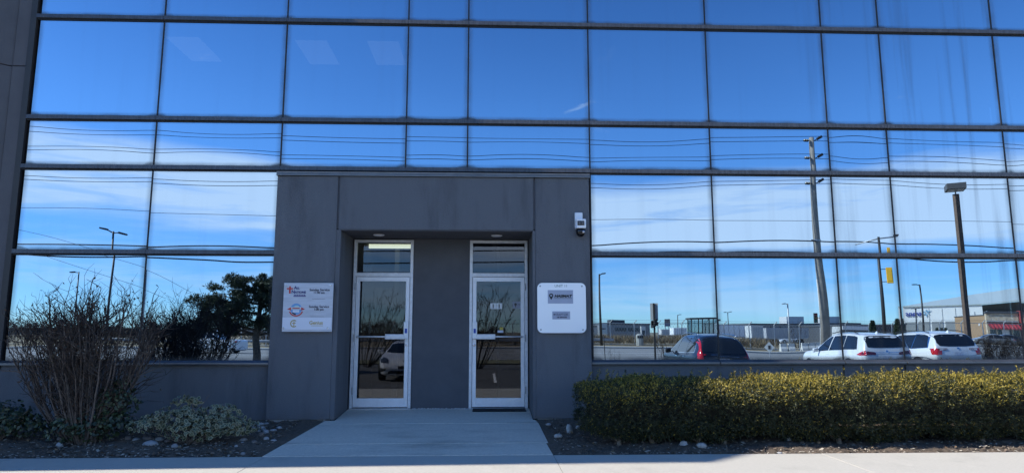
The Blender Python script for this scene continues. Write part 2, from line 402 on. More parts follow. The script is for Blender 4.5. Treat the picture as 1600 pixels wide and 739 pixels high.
# ------------------------------------------------------------------ the office building
W = 1.85
COLS = [0, 1, 2, 3, 3.5, 4.5, 5.5, 6.5, 7, 8, 9, 10, 10.5]
CX = [c*W for c in COLS]; XR = CX[-1]
ROWZ = [1.10, 2.6406, 3.8938, 4.6406, 6.2135, 7.0, 8.4]
BH = .038                                   # half height of a bar
bld = thing('office_building', 'dark grey office building with blue mirror glass facade and a recessed two door entrance', 'building', (0, 0, 0))
PX0, PX1, PY = 3.70, 8.29, -.10             # entrance portal
rp = random.Random(4)
def pane(x0, x1, z0, z1, i, j):
    nx, nz = 12, 10; bow = rp.uniform(-.0017, .0018)*min(1, (x1-x0)/1.8)**2*min(1, (z1-z0)/1.4)**1.5; tx, tz = rp.uniform(-.0013, .0013), rp.uniform(-.0013, .0013)
    wv = rp.uniform(-.00035, .00035); ph = rp.uniform(0, 6)
    vs = []; ud = []; ue = []
    for b in range(nz+1):
        for a in range(nx+1):
            u, v = a/nx, b/nz; x = x0+(x1-x0)*u; z = z0+(z1-z0)*v
            y = bow*(1-(2*u-1)**2)*(1-(2*v-1)**2)*4/4 + tx*(x-(x0+x1)/2) + tz*(z-(z0+z1)/2) + wv*math.sin(ph+v*5)*math.sin(3.14*u)
            vs.append((x, y, z)); ue.append((min(x-x0, x1-x), z-z0)); ud.append((x1-x, z1-z))
    fs = [(b*(nx+1)+a, b*(nx+1)+a+1, (b+1)*(nx+1)+a+1, (b+1)*(nx+1)+a) for b in range(nz) for a in range(nx)]
    me = bpy.data.meshes.new('glass_pane'); me.from_pydata(vs, [], fs); me.materials.append(M_GLASS)
    me.polygons.foreach_set('use_smooth', [True]*len(fs))
    for nm, dat in (('edge', ue), ('pane', ud)):
        l = me.uv_layers.new(name=nm)
        for p in me.loops: l.data[p.index].uv = dat[p.vertex_index]
    return link('glass_pane', me, bld)
for j in range(len(ROWZ)-1):
    z0, z1 = ROWZ[j], ROWZ[j+1]
    for i in range(len(CX)-1):
        x0, x1 = CX[i], CX[i+1]
        if j < 2 and PX0-.01 <= (x0+x1)/2 <= PX1+.05: continue
        pane(x0+.011, x1-.011, z0+(.0 if j == 0 else BH), z1-BH, i, j)
# black joints between panes
for i in range(1, len(CX)-1):
    x = CX[i]
    z0 = 3.8938+BH if 2 <= COLS[i] <= 4.5 else 1.09
    if COLS[i] in (2, 4.5):
        bx('glazing_joint', x-.0105, x+.0105, -.004, .03, 1.09, 3.8938-BH, M_JOINT, bld)
    zz = [z0]+[z for z in ROWZ[1:] if z-BH > z0+.1]
    for a, b in zip(zz[:-1], zz[1:]):
        lo = a+BH if a in ROWZ[1:] else a
        bx('glazing_joint', x-.0105, x+.0105, -.006, .03, lo, b-BH, M_JOINT, bld)
# horizontal bars, one length per pane pair
for j, z in enumerate(ROWZ[1:]):
    j += 1
    for i in range(len(CX)-1):
        x0, x1 = CX[i], CX[i+1]
        if j == 1 and PX0-.01 <= (x0+x1)/2 <= PX1+.05: continue
        xa = x0 if i else -.035
        mb = MB().prism([(-.045, z-BH+.012), (.02, z-BH), (.02, z+BH), (-.038, z+BH-.004)], 'x', xa+.002, x1-.002)
        mb.build('mullion_bar', M_BAR, bld)
        # black gasket strip under the bar
        bx('gasket', xa+.004, x1-.004, -.020, .012, z-BH-.012, z-BH-.0005, M_JOINT, bld)
# left frame and pier, sloped corner tower
bx('edge_frame', -.125, -.037, -.03, .03, .98, 8.45, M_DARKSTEEL, bld)
for z0, z1 in ((.28, 1.06), (1.065, 5.42), (5.435, 9.6)):
    zt = z1
    bx('wall_panel', -.32, -.127, -.012, .3, z0, zt, M_TOWER, bld)
tw = [(-.325, .012), (-3.97, -3.03), (-10, -3.08), (-10, 6), (-.325, 6)]
for z0, z1 in ((.0, 1.06), (1.07, 5.42), (5.435, 10.35)):
    MB().prism(tw, 'z', z0, z1).build('corner_tower', M_TOWER, bld)
MB().prism([(-.345, .25), (-.345, .02), (-3.96, -3.055), (-10.02, -3.105), (-10.02, 5)], 'z', 10.352, 10.42).build('coping', M_FLASH, bld)
# base wall
SY = 0.0
for x0, x1 in ((-.30, 3.695), (8.295, 12.02), (12.03, 12.945), (12.955, 14.79), (14.80, 16.64), (16.65, 19.42)):
    bx('base_wall_panel', x0+.006, x1-.006, SY, .28, .10, 1.03, M_STUCCO, bld, bevel=.006)
bx('wall_backing', -.3, 3.69, .03, .27, .1, 1.02, M_JOINT, bld)
bx('wall_backing', 8.3, 19.4, .03, .27, .1, 1.02, M_JOINT, bld)
for x0, x1 in ((-.12, 1.84), (1.845, 3.69), (8.30, 10.17), (10.18, 12.02), (12.03, 12.945), (12.955, 14.79), (14.80, 16.64), (16.65, 19.42)):
    MB().prism([(-.012, 1.098), (-.055, 1.062), (-.055, 1.034), (-.049, 1.034), (-.045, 1.055), (.03, 1.055), (.03, 1.098)], 'x', x0, x1).build('window_sill', M_FLASH, bld)
    bx('sill_lip', x0+.002, x1-.002, -.061, -.0555, 1.050, 1.066, mat('bare_metal_lip', (.22, .22, .22), .5, .1, var=.2, vscale=8), bld)
for x0, x1 in ((-.3, 3.69), (8.3, 19.4)): bx('foundation', x0, x1, -.012, .2, .05, .262, M_KERB, bld)
# portal
for nm, x0, x1, z0, z1 in (('portal_pier', PX0, 4.585, .285, 3.765), ('portal_pier', 7.487, PX1, .285, 3.765), ('portal_lintel', 4.612, 7.460, 2.975, 3.765)):
    if nm == 'portal_pier': bx(nm, x0, x1, PY, .27, z0, z1, M_STUCCO, bld, bevel=.008)
    else: bx(nm, x0, x1, PY, .27, z0, z1, M_STUCCO, bld, bevel=.008)
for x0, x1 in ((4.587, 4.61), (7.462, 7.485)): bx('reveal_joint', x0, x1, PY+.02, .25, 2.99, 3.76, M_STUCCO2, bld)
bx('portal_jamb', 4.587, 4.65, PY+.002, .80, .285, 2.973, M_STUCCO, bld)
bx('portal_jamb', 7.445, 7.485, PY+.002, .80, .285, 2.973, M_STUCCO, bld)
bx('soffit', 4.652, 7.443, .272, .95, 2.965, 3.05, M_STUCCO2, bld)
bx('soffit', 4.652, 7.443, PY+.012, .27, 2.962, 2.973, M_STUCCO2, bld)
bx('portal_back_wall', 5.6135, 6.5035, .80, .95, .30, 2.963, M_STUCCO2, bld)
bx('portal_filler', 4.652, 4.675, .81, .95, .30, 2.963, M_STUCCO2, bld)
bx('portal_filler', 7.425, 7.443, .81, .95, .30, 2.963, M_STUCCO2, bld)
MB().prism([(PY-.022, 3.775), (PY-.022, 3.822), (.0, 3.853), (.0, 3.767), (PY-.012, 3.767)], 'x', PX0-.012, PX1+.012).build('portal_flashing', M_FLASH, bld)
bx('flashing_lip', PX0-.012, PX1+.012, PY-.028, PY-.0225, 3.812, 3.826, MATS['bare_metal_lip'], bld)
bx('flashing_lip', PX0-.012, PX1+.012, PY-.030, PY-.0225, 3.769, 3.776, MATS['bare_metal_lip'], bld)
for x0, x1 in ((PX0+.0, 4.52), (7.50, PX1)): bx('foundation', x0, x1, PY+.015, .2, .05, .284, M_KERB, bld)
# plaster crumbs along the foot of the back wall
cr = MB(); r = random.Random(8)
for k in range(90):
    x = r.uniform(5.55, 6.62); y = .80-abs(r.gauss(0, .035))-.004; s_ = r.uniform(.004, .012)
    cr.obox((x, y, zr(y)+s_*.5), (s_, r.uniform(-.4, .4)*s_, 0), (0, s_*.8, 0), (0, r.uniform(-.3, .3)*s_, s_*.5))
stuff(tag(cr.build('plaster_crumbs', mat('pale_plaster', (.5, .5, .5), .9)), 'pale plaster crumbs along the foot of the wall between the doors', 'crumbs'))
# soffit lights
for px in (592, 776):
    p = at(px, 368, .37)
    q = MB().lathe([(.085, 0), (.085, -.008), (.07, -.016), (.03, -.02)], (p.x, .36, 2.965), (0, 0, 1), 24).build('soffit_light', M_WHITE, bld, smooth=False)
# roof, back
bx('parapet', -.32, XR+.2, -.02, .3, 8.46, 9.55, M_TOWER, bld)
bx('edge_frame', XR-.008, XR+.09, -.03, .03, 1.1, 8.45, M_DARKSTEEL, bld)
bx('wall_panel', XR+.092, XR+.8, -.02, .3, .05, 8.45, M_TOWER, bld)
bx('roof', -.3, XR+.8, .302, 9, 8.9, 9.1, M_CHAR, bld)
bx('interior_wall', -.3, XR+.8, 7.0, 7.2, .0, 8.88, M_INWALL, bld)
bx('interior_wall', XR+.82, XR+1.0, .302, 6.98, .0, 8.88, M_INWALL, bld)
bx('interior_wall', -.3, -.1, .302, 6.98, .0, 8.88, M_INWALL, bld)
bx('floor_slab', -.05, XR+.8, .952, 6.98, .05, .335, M_CHAR, bld)
bx('floor_slab', -.05, XR+.8, .06, 6.98, 3.87, 4.58, M_CHAR, bld)
bx('ceiling', -.05, XR+.8, .06, 6.98, 7.45, 7.5, M_INWALL, bld)
# partitions close behind the ground floor glass
for x in (4.58, 6.0, 7.55):
    bx('partition', x, x+.08, .96, 6.9, .34, 3.86, M_INWALL, bld)
M_TROF = mat('troffer_light', (1, .97, .9), .5, emit=.32)
M_TUBE = mat('tube_light', (1, .93, .66), .5, emit=2.2)
# ceiling lights seen faintly through the upper glass
for px, py in ((305, 78), (497, 83), (605, 84)):
    d = fw+rt*((px-800)/F_PX)-up*((py-369.5)/F_PX); p = CAM+d*((7.44-CAM.z)/d.z)
    bx('ceiling_light', p.x-.32, p.x+.32, p.y-.6, p.y+.6, 7.425, 7.448, M_TROF, bld)

# doors
def door(x0, x1, hinge_left, zt):
    z0, z1, y = .345, 2.945, .80
    zl = 2.372                                     # underside of the transom bar
    fr = MB(); fw_ = .045
    fr.box(x0, x0+fw_, y-.03, y+.07, z0, z1); fr.box(x1-fw_, x1, y-.03, y+.07, z0, z1)
    fr.box(x0+fw_, x1-fw_, y-.03, y+.07, z1-.045, z1); fr.box(x0+fw_, x1-fw_, y-.03, y+.07, zl-.01, zl+.05)
    f = fr.build('door_frame', M_ALU2, bld, bevel=.003)
    bx('transom_glass', x0+fw_, x1-fw_, y+.015, y+.02, zl+.051, z1-.046, M_DOORGLASS, f)
    bx('glazing_bead', x0+fw_, x1-fw_, y-.005, y+.014, zl+.051, zl+.062, M_JOINT, f)
    lx0, lx1 = x0+fw_+.006, x1-fw_-.006
    d = MB(); st = .058
    ya, yb = y-.022, y+.022
    d.box(lx0, lx0+st, ya, yb, z0+.012, zl-.016); d.box(lx1-st, lx1, ya, yb, z0+.012, zl-.016)
    d.box(lx0+st, lx1-st, ya+.002, yb-.002, z0+.012, z0+.145); d.box(lx0+st, lx1-st, ya+.002, yb-.002, zl-.084, zl-.016)
    dd = d.build('door', M_ALU, bld, bevel=.003)
    bx('door_glass', lx0+st, lx1-st, y-.004, y+.004, z0+.146, zl-.085, M_DOORGLASS, dd)
    zb = 1.425; ls = lx1-st if hinge_left else lx0+st     # latch side edge
    sg = -1 if hinge_left else 1
    MB().tube([(lx0+st*.5, y-.05, zb), (lx1-st*.5, y-.05, zb)], .013, 8).build('push_bar', M_ALU, dd, smooth=True)
    a, b = sorted((ls, ls+sg*.30)); bx('latch_case', a, b, y-.085, y-.028, zb-.038, zb+.04, M_ALU2, dd, bevel=.006)
    bx('latch_case', a+.01, b-.01, y-.092, y-.0855, zb-.006, zb+.012, M_ALU, dd)
    c = ls-sg*.022
    lb = bx('lock_case', c-.037, c+.037, y-.075, y-.028, zb-.03, zb+.23, M_ALU, dd, bevel=.006)
    bx('sticker', c-.018, c+.018, y-.0765, y-.0753, zb+.055, zb+.125, mat('blue_sticker', (.02, .07, .38), .5), dd)
    cy = ls-sg*.03
    MB().lathe([(.018, 0), (.018, -.012), (.012, -.015)], (cy, y-.022, zb-.125), (0, 1, 0), 16).build('lock_cylinder', M_CHROME, dd)
    hx = x0+fw_*.9 if hinge_left else x1-fw_*.9
    for hz in (2.15, 1.35, .55):
        MB().tube([(hx, y-.036, hz), (hx, y-.036, hz+.11)], .011, 8).build('hinge', M_STEEL, dd)
    bx('threshold', x0, x1, y-.06, y+.09, .30, z0, M_STEEL, bld, bevel=.004)
    return dd, f
d1, f1 = door(4.677, 5.612, True, 0)
d2, f2 = door(6.505, 7.422, False, 0)
# left entrance: long tube lamp, notice in the transom window, panel walls
p = at(602, 385, 2.2)
bx('tube_lamp', p.x-.9, p.x+.62, 2.15, 2.22, p.z-.035, p.z+.035, M_TUBE, bld)
a_, b_ = at(567, 428, .79), at(581, 415, .79)
bx('paper_notice', a_.x, b_.x, .822, .824, a_.z, b_.z, mat('paper', (.75, .75, .72), .8), f1)
bx('partition', 4.7, 5.06, 2.6, 2.66, .34, 2.3, mat('grey_panel', (.30, .29, .27), .8), bld)
bx('partition', 5.08, 5.16, 2.5, 2.66, .34, 3.3, mat('grey_post', (.36, .36, .35), .8), bld)
bx('partition', 6.95, 7.0, 2.0, 2.06, .34, 3.0, mat('grey_post', (.36, .36, .35), .8), bld)
bx('partition', 7.02, 7.5, 2.1, 2.15, .34, 3.0, mat('blue_grey_panel', (.18, .20, .23), .7), bld)
# number plates, stickers on the right hand door glass
M_PLATE = mat('number_plate_white', (.7, .7, .68), .6)
for k, px in enumerate((770.6, 780)):
    p = at(px, 478, .79)
    t = bx('number_plate', p.x-.045, p.x+.045, .7935, .7955, p.z-.045, p.z+.045, M_PLATE, d2)
    text_mesh('number', '1', .085, M_BLACK, d2, (p.x, .7925, p.z-.03), 'CENTER', ext=.0006, bold=.004)
a_, b_ = at(801, 482, .79), at(815.5, 471, .79)
bx('window_sticker', a_.x, b_.x, .7935, .7955, a_.z, b_.z, mat('sticker_grey', (.28, .29, .33), .7), d2)
pc = at(805.5, 475.5, .79)
MB().prism([(pc.x+.022*math.cos(t)*(1 if math.sin(t) > -.5 else .55), pc.z+.022*math.sin(t)-(.022 if math.sin(t) < -.9 else 0)) for t in [k*math.pi/8 for k in range(16)]], 'y', .7925, .7933).build('pin_mark', M_BLACK, d2)
text_mesh('lettering', 'HA', .034, M_BLACK, d2, (pc.x+.032, .7925, pc.z-.012), ext=.0006, shear=.2)
p = at(782, 515, .79)
bx('window_sticker', p.x-.045, p.x+.045, .7935, .7955, p.z-.045, p.z-.01, mat('sticker_white', (.55, .58, .66), .6), d2)
bx('window_sticker', p.x-.012, p.x+.042, .7935, .7955, p.z-.008, p.z+.038, mat('sticker_yellow', (.5, .38, .06), .6), d2)
# door mat
a_ = .80
MB().add([(6.57, .50, zr(.50)+.004), (7.38, .50, zr(.50)+.004), (7.38, .73, zr(.73)+.004), (6.57, .73, zr(.73)+.004),
          (6.575, .505, zr(.5)+.016), (7.375, .505, zr(.5)+.016), (7.375, .725, zr(.73)+.016), (6.575, .725, zr(.73)+.016)],
         [(0,1,5,4),(1,2,6,5),(2,3,7,6),(3,0,4,7),(4,5,6,7)]).build('door_mat', mat('mat_black', (.012, .012, .013), .95, bump=.8, bscale=200))
tag(bpy.data.objects['door_mat'], 'black door mat on the concrete in front of the right glass door', 'door mat')

# ------------------------------------------------------------------ signs and camera
def corners(px, Y): return [at(x, y, Y) for x, y in px]
SYF = PY-.045
def sign_box(px, Y): 
    c = corners(px, Y); xs_ = [p.x for p in c]; zs_ = [p.z for p in c]
    return (xs_[0]+xs_[3])/2, (xs_[1]+xs_[2])/2, (zs_[2]+zs_[3])/2, (zs_[0]+zs_[1])/2
x0, x1, z0, z1 = sign_box([(444, 442), (521, 442), (519, 518), (441, 518)], SYF)
s1 = thing('wall_sign', 'square brushed metal sign with church service times on the left pier of the entrance', 'sign', ((x0+x1)/2, SYF, z0))
def B1(name, a, b, c, d, depth, m_, bev=0, par=s1, t=.0015):    # fractions of the sign, from lower left
    X0, X1, Z0, Z1 = x0+(x1-x0)*a, x0+(x1-x0)*b, z0+(z1-z0)*c, z0+(z1-z0)*d
    o = bx(name, X0, X1, SYF-depth-t, SYF-depth, Z0, Z1, m_, None, bev); o.parent = par; o.matrix_parent_inverse = Matrix.Translation(par.location).inverted(); return o
def fix(o, par): o.parent = par; o.matrix_parent_inverse = Matrix.Translation(par.location).inverted(); return o
M_SIGN = mat('brushed_panel', (.50, .52, .57), .45, .25, var=.12, vscale=3, stretch=(1, 1, 6))
B1('backing_panel', 0, 1, 0, 1, 0, M_SIGN, 0, s1, .008)
B1('lower_panel', 0.0, .985, .045, .29, .0082, mat('pale_panel', (.68, .70, .76), .45, .1), 0, s1, .002)
S = x1-x0; SH = z1-z0
def T1(s, u, v, size, col, align='LEFT', shear=0, xs=1., bold=0, d=.011):
    return fix(text_mesh('lettering', s, size*S, col, None, (x0+u*S, SYF-d, z0+v*SH), align, ext=.0006, shear=shear, xscale=xs, bold=bold), s1)
M_NAVY = mat('navy_print', (.02, .025, .16), .6); M_RED = mat('red_print', (.55, .06, .05), .6); M_INK = mat('ink_print', (.03, .03, .06), .6)
M_GOLD = mat('gold_print', (.42, .30, .06), .5); M_PURP = mat('grey_purple_print', (.12, .11, .24), .6); M_SKYB = mat('globe_print', (.16, .36, .62), .6)
B1('cross_mark', .105, .14, .78, .93, .0085, M_RED); B1('cross_mark', .06, .185, .865, .895, .0092, M_RED)
T1('A', .205, .872, .085, M_NAVY, bold=.002); T1('LL', .262, .872, .058, M_NAVY, bold=.0015)
T1('N', .155, .785, .092, M_NAVY, bold=.002); T1('ATIONS', .225, .785, .062, M_NAVY, bold=.0015)
B1('subtitle_bar', .20, .45, .715, .735, .0085, M_PURP); B1('subtitle_bar', .20, .44, .755, .762, .0085, M_PURP)
for k in range(5): B1('subtitle_bar', .215+k*.047, .247+k*.047, .738, .753, .0085, M_PURP)
T1('Sunday Service', .52, .835, .068, M_INK, bold=.001); T1('11:00 am', .60, .78, .062, M_INK, bold=.001)
B1('rule', .58, .84, .668, .672, .0085, M_INK)
T1('Sunday Service', .52, .49, .068, M_INK, bold=.001); T1('1:00 pm', .62, .435, .062, M_INK, bold=.001)
B1('rule', .56, .83, .305, .309, .0085, M_INK)
def disc(cx, cz, r, d, m_, name='emblem', a0=0, a1=360, rin=0, sy=1, n=28):
    pts = [(cx+r*math.cos(R(a0+(a1-a0)*k/n)), cz+sy*r*math.sin(R(a0+(a1-a0)*k/n))) for k in range(n+(0 if a1-a0 == 360 and not rin else 1))]
    mb = MB()
    if rin:
        inn = [(cx+rin*math.cos(R(a0+(a1-a0)*k/n)), cz+sy*rin*math.sin(R(a0+(a1-a0)*k/n))) for k in range(n+1)]
        for k in range(n): mb.prism([pts[k], pts[k+1], inn[k+1], inn[k]], 'y', SYF-d-.0006, SYF-d)
    else: mb.prism(pts, 'y', SYF-d-.0006, SYF-d)
    return fix(mb.build(name, m_), s1)
gx, gz_ = x0+.265*S, z0+.46*SH
disc(gx, gz_, .115*S, .0085, M_SKYB); disc(gx+.01*S, gz_+.05*S, .05*S, .0095, mat('pale_print', (.45, .62, .6), .6), sy=.5)
disc(gx, gz_, .15*S, .0095, M_RED, a0=200, a1=340, rin=.125*S)
disc(gx, gz_-.03*S, .09*S, .0098, M_INK, a0=205, a1=270, rin=.06*S)
B1('ribbon', .165, .365, .455, .50, .0102, mat('ribbon_cream', (.7, .66, .6), .6)); B1('ribbon', .19, .34, .468, .488, .0112, M_RED)
for sx in (-1, 1):
    fix(MB().prism([(gx+sx*.10*S, gz_+.04*S), (gx+sx*.18*S, gz_+.0*S), (gx+sx*.10*S, gz_-.03*S)], 'y', SYF-.0101, SYF-.0095).build('ribbon', M_RED), s1)
B1('ribbon', .20, .33, .39, .445, .0102, mat('ribbon_white', (.68, .70, .76), .6))
disc(x0+.235*S, z0+.165*SH, .075*S, .0112, M_GOLD, a0=50, a1=310, rin=.056*S, n=20)
B1('emblem', .228, .242, .11, .215, .0112, M_GOLD); B1('emblem', .20, .27, .165, .18, .0118, M_GOLD)
T1('Genius', .54, .15, .098, M_GOLD, bold=.0015); B1('rule', .58, .82, .118, .126, .0112, M_GOLD)
for a, b in ((.045, .955), (.945, .955), (.03, .075), (.915, .08)):
    fix(MB().lathe([(.014, 0), (.014, -.014), (.009, -.02)], (x0+a*S, SYF-.008, z0+b*SH), (0, 1, 0), 14).build('standoff_bolt', mat('bright_bolt', (.85, .85, .87), .2, .6)), s1)
    fix(MB().tube([(x0+a*S, SYF, z0+b*SH), (x0+a*S, PY, z0+b*SH)], .008, 8).build('standoff_bolt', M_STEEL), s1)

x0b, x1b, z0b, z1b = sign_box([(839, 442), (915, 442), (916, 520), (840, 520)], SYF)
s2 = thing('wall_sign', 'white sign with rounded corners and two company plates on the right pier of the entrance', 'sign', ((x0b+x1b)/2, SYF, z0b))
rr = .075; pts = []
for cx, cz, a in ((x1b-rr, z1b-rr, 0), (x0b+rr, z1b-rr, 90), (x0b+rr, z0b+rr, 180), (x1b-rr, z0b+rr, 270)):
    pts += [(cx+rr*math.cos(R(a+k*15)), cz+rr*math.sin(R(a+k*15))) for k in range(7)]
fix(MB().prism(pts, 'y', SYF-.012, SYF).build('face_panel', mat('glossy_white_panel', (.93, .93, .93), .18, coat=.4)), s2)
S2, SH2 = x1b-x0b, z1b-z0b
M_LAV = mat('lavender_plate', (.38, .41, .50), .5, var=.05)
def B2(name, a, b, c, d, dp, m_): return fix(bx(name, x0b+a*S2, x0b+b*S2, SYF-dp-.0015, SYF-dp, z0b+c*SH2, z0b+d*SH2, m_), s2)
def T2(s, u, v, size, col, align='LEFT', shear=0, xs=1., bold=0, d=.0165):
    return fix(text_mesh('lettering', s, size*S2, col, None, (x0b+u*S2, SYF-d, z0b+v*SH2), align, ext=.0006, shear=shear, xscale=xs, bold=bold), s2)
B2('company_plate', .215, .735, .585, .855, .0122, M_LAV); B2('company_plate', .305, .67, .27, .43, .0122, M_LAV)
M_GRN = mat('unit_lettering', (.16, .22, .18), .6)
T2('UNIT 11', .49, .915, .075, M_GRN, 'CENTER', d=.013)
M_BK = mat('black_print', (.012, .014, .014), .6); M_DG = mat('dark_green_print', (.02, .06, .05), .6)
T2('HASMAT', .35, .712, .072, M_BK, shear=.25, xs=1.25, bold=.003)
B2('rule', .35, .71, .685, .692, .0145, M_DG)
pcx, pcz = x0b+.285*S2, z0b+.745*SH2
rg = MB(); r1, r2 = .044*S2, .022*S2
for k in range(24):
    a, b = R(k*15), R(k*15+15)
    rg.prism([(pcx+r1*math.cos(a), pcz+r1*math.sin(a)), (pcx+r1*math.cos(b), pcz+r1*math.sin(b)), (pcx+r2*math.cos(b), pcz+r2*math.sin(b)), (pcx+r2*math.cos(a), pcz+r2*math.sin(a))], 'y', SYF-.015, SYF-.0138)
rg.prism([(pcx-r1*.8, pcz-r1*.6), (pcx, pcz-r1*2.0), (pcx+r1*.8, pcz-r1*.6), (pcx, pcz-r1*.8)], 'y', SYF-.0155, SYF-.0138)
rg.prism([(pcx-r2*.6, pcz-r2*.15), (pcx+r2*.6, pcz-r2*.15), (pcx+r2*.6, pcz+r2*.2), (pcx-r2*.6, pcz+r2*.2)], 'y', SYF-.015, SYF-.0138)
fix(rg.build('pin_mark', M_BK), s2)
T2('RAPTOR', .39, .345, .066, M_INK, xs=.95); T2('HR SERVICES', .40, .30, .036, M_INK, bold=.001)
bd = MB()
for k in range(5):
    a = R(20+k*35); bd.prism([(x0b+.352*S2+.006*math.cos(a+1.5), z0b+.36*SH2+.006*math.sin(a+1.5)), (x0b+.352*S2-.006*math.cos(a+1.5), z0b+.36*SH2-.006*math.sin(a+1.5)), (x0b+.352*S2+.026*math.cos(a), z0b+.36*SH2+.022*math.sin(a))], 'y', SYF-.0148-k*.0002, SYF-.0138)
fix(bd.build('bird_mark', M_INK), s2)
for a, b in ((.06, .935), (.92, .935), (.07, .065), (.93, .065)):
    fix(MB().lathe([(.012, 0), (.012, -.004), (.006, -.008)], (x0b+a*S2, SYF-.012, z0b+b*SH2), (0, 1, 0), 12).build('screw', M_STEEL), s2)
    fix(MB().tube([(x0b+a*S2, SYF, z0b+b*SH2), (x0b+a*S2, PY, z0b+b*SH2)], .008, 8).build('standoff_bolt', M_STEEL), s2)

sc = thing('security_camera', 'white wall security camera with black dome below on the right pier, above the white sign', 'camera', at(905, 352, PY))
def cp(px, py, Y): return at(px, py, Y)
a_, b_ = cp(898.3, 356, PY-.03), cp(910, 332.5, PY-.03)
fix(bx('wall_bracket', a_.x, b_.x, PY-.05, PY, a_.z, b_.z, M_WHITE, None, .008), sc)
a_, b_ = cp(900.5, 356.5, PY-.15), cp(915.5, 342, PY-.15)
fix(bx('housing', a_.x, b_.x, PY-.16, PY-.0, a_.z, b_.z, M_WHITE, None, .012), sc)
fa, fb = cp(902.3, 352, PY-.165), cp(913, 345, PY-.165)
fix(bx('lens_window', fa.x, fb.x, PY-.166, PY-.158, fa.z, fb.z, M_BLACK, None, .003), sc)
for k in (.28, .76):
    fix(MB().lathe([(.017, 0), (.017, -.006), (.010, -.009)], (fa.x+(fb.x-fa.x)*k, PY-.166, (fa.z+fb.z)/2), (0, 1, 0), 14).build('lens', mat('lens_glass', (.03, .03, .05), .05, spec=1)), sc)
dc = Vector(((a_.x+b_.x)/2, PY-.08, a_.z-.002)); rd = .068
fix(MB().lathe([(rd, 0), (rd, .045), (rd*.96, .065), (rd*.8, .09), (rd*.5, .108), (rd*.15, .116)], dc, (0, 0, -1), 24).build('dome', mat('dome_black', (.008, .008, .01), .08), smooth=True), sc)
fix(MB().lathe([(.020, 0), (.020, .008), (.012, .012)], dc+Vector((.032, -rd*.82, -.05)), (.4, -.85, -.1), 14).build('dome_lens', mat('lens_glint', (.5, .5, .55), .1, .6)), sc)

# ------------------------------------------------------------------ plants
def mesh_fast(name, V, F, mats, mi=None, parent=None, smooth=False):
    me = bpy.data.meshes.new(name); V = np.asarray(V, dtype=np.float32); k = F.shape[1]
    me.vertices.add(len(V)); me.vertices.foreach_set('co', V.ravel())
    me.loops.add(F.size); me.loops.foreach_set('vertex_index', F.astype(np.int32).ravel())
    me.polygons.add(len(F)); me.polygons.foreach_set('loop_start', np.arange(0, F.size, k, dtype=np.int32))
    me.polygons.foreach_set('loop_total', np.full(len(F), k, dtype=np.int32))
    for q in mats: me.materials.append(q)
    if mi is not None: me.polygons.foreach_set('material_index', np.asarray(mi, dtype=np.int32))
    me.update(calc_edges=True); me.validate()
    return link(name, me, parent)
def norm(a): return a/np.maximum(np.linalg.norm(a, axis=-1, keepdims=True), 1e-9)
def leaves(rng, P, D, length, width, nleaf, spread, nm, twig=.06):
    """sprigs: at each point P a short shoot along D carrying nleaf blades of diamond shape"""
    n = len(P); V = []; MI = []
    D = norm(D); A = norm(np.cross(D, rng.normal(size=(n, 3)))); B = np.cross(D, A)
    smi = rng.integers(0, nm, n)
    for k in range(nleaf):
        ang = rng.uniform(0, 6.283, n)[:, None]; t = ((k+.5)/nleaf*twig)
        side = A*np.cos(ang)+B*np.sin(ang)
        d = norm(D*(1-spread)+side*spread+rng.normal(size=(n, 3))*.12)
        wv = norm(np.cross(d, D+rng.normal(size=(n, 3))*.5))
        L = length*rng.uniform(.7, 1.3, (n, 1)); Wd = width*rng.uniform(.7, 1.3, (n, 1))
        b = P+D*t
        V.append(np.stack([b, b+d*L*.45+wv*Wd*.5, b+d*L, b+d*L*.45-wv*Wd*.5], 1)); MI.append(np.where(rng.random(n) < .2, rng.integers(0, nm, n), smi))
    V = np.concatenate(V).reshape(-1, 3); F = np.arange(len(V)).reshape(-1, 4)
    return V, F, np.concatenate(MI)

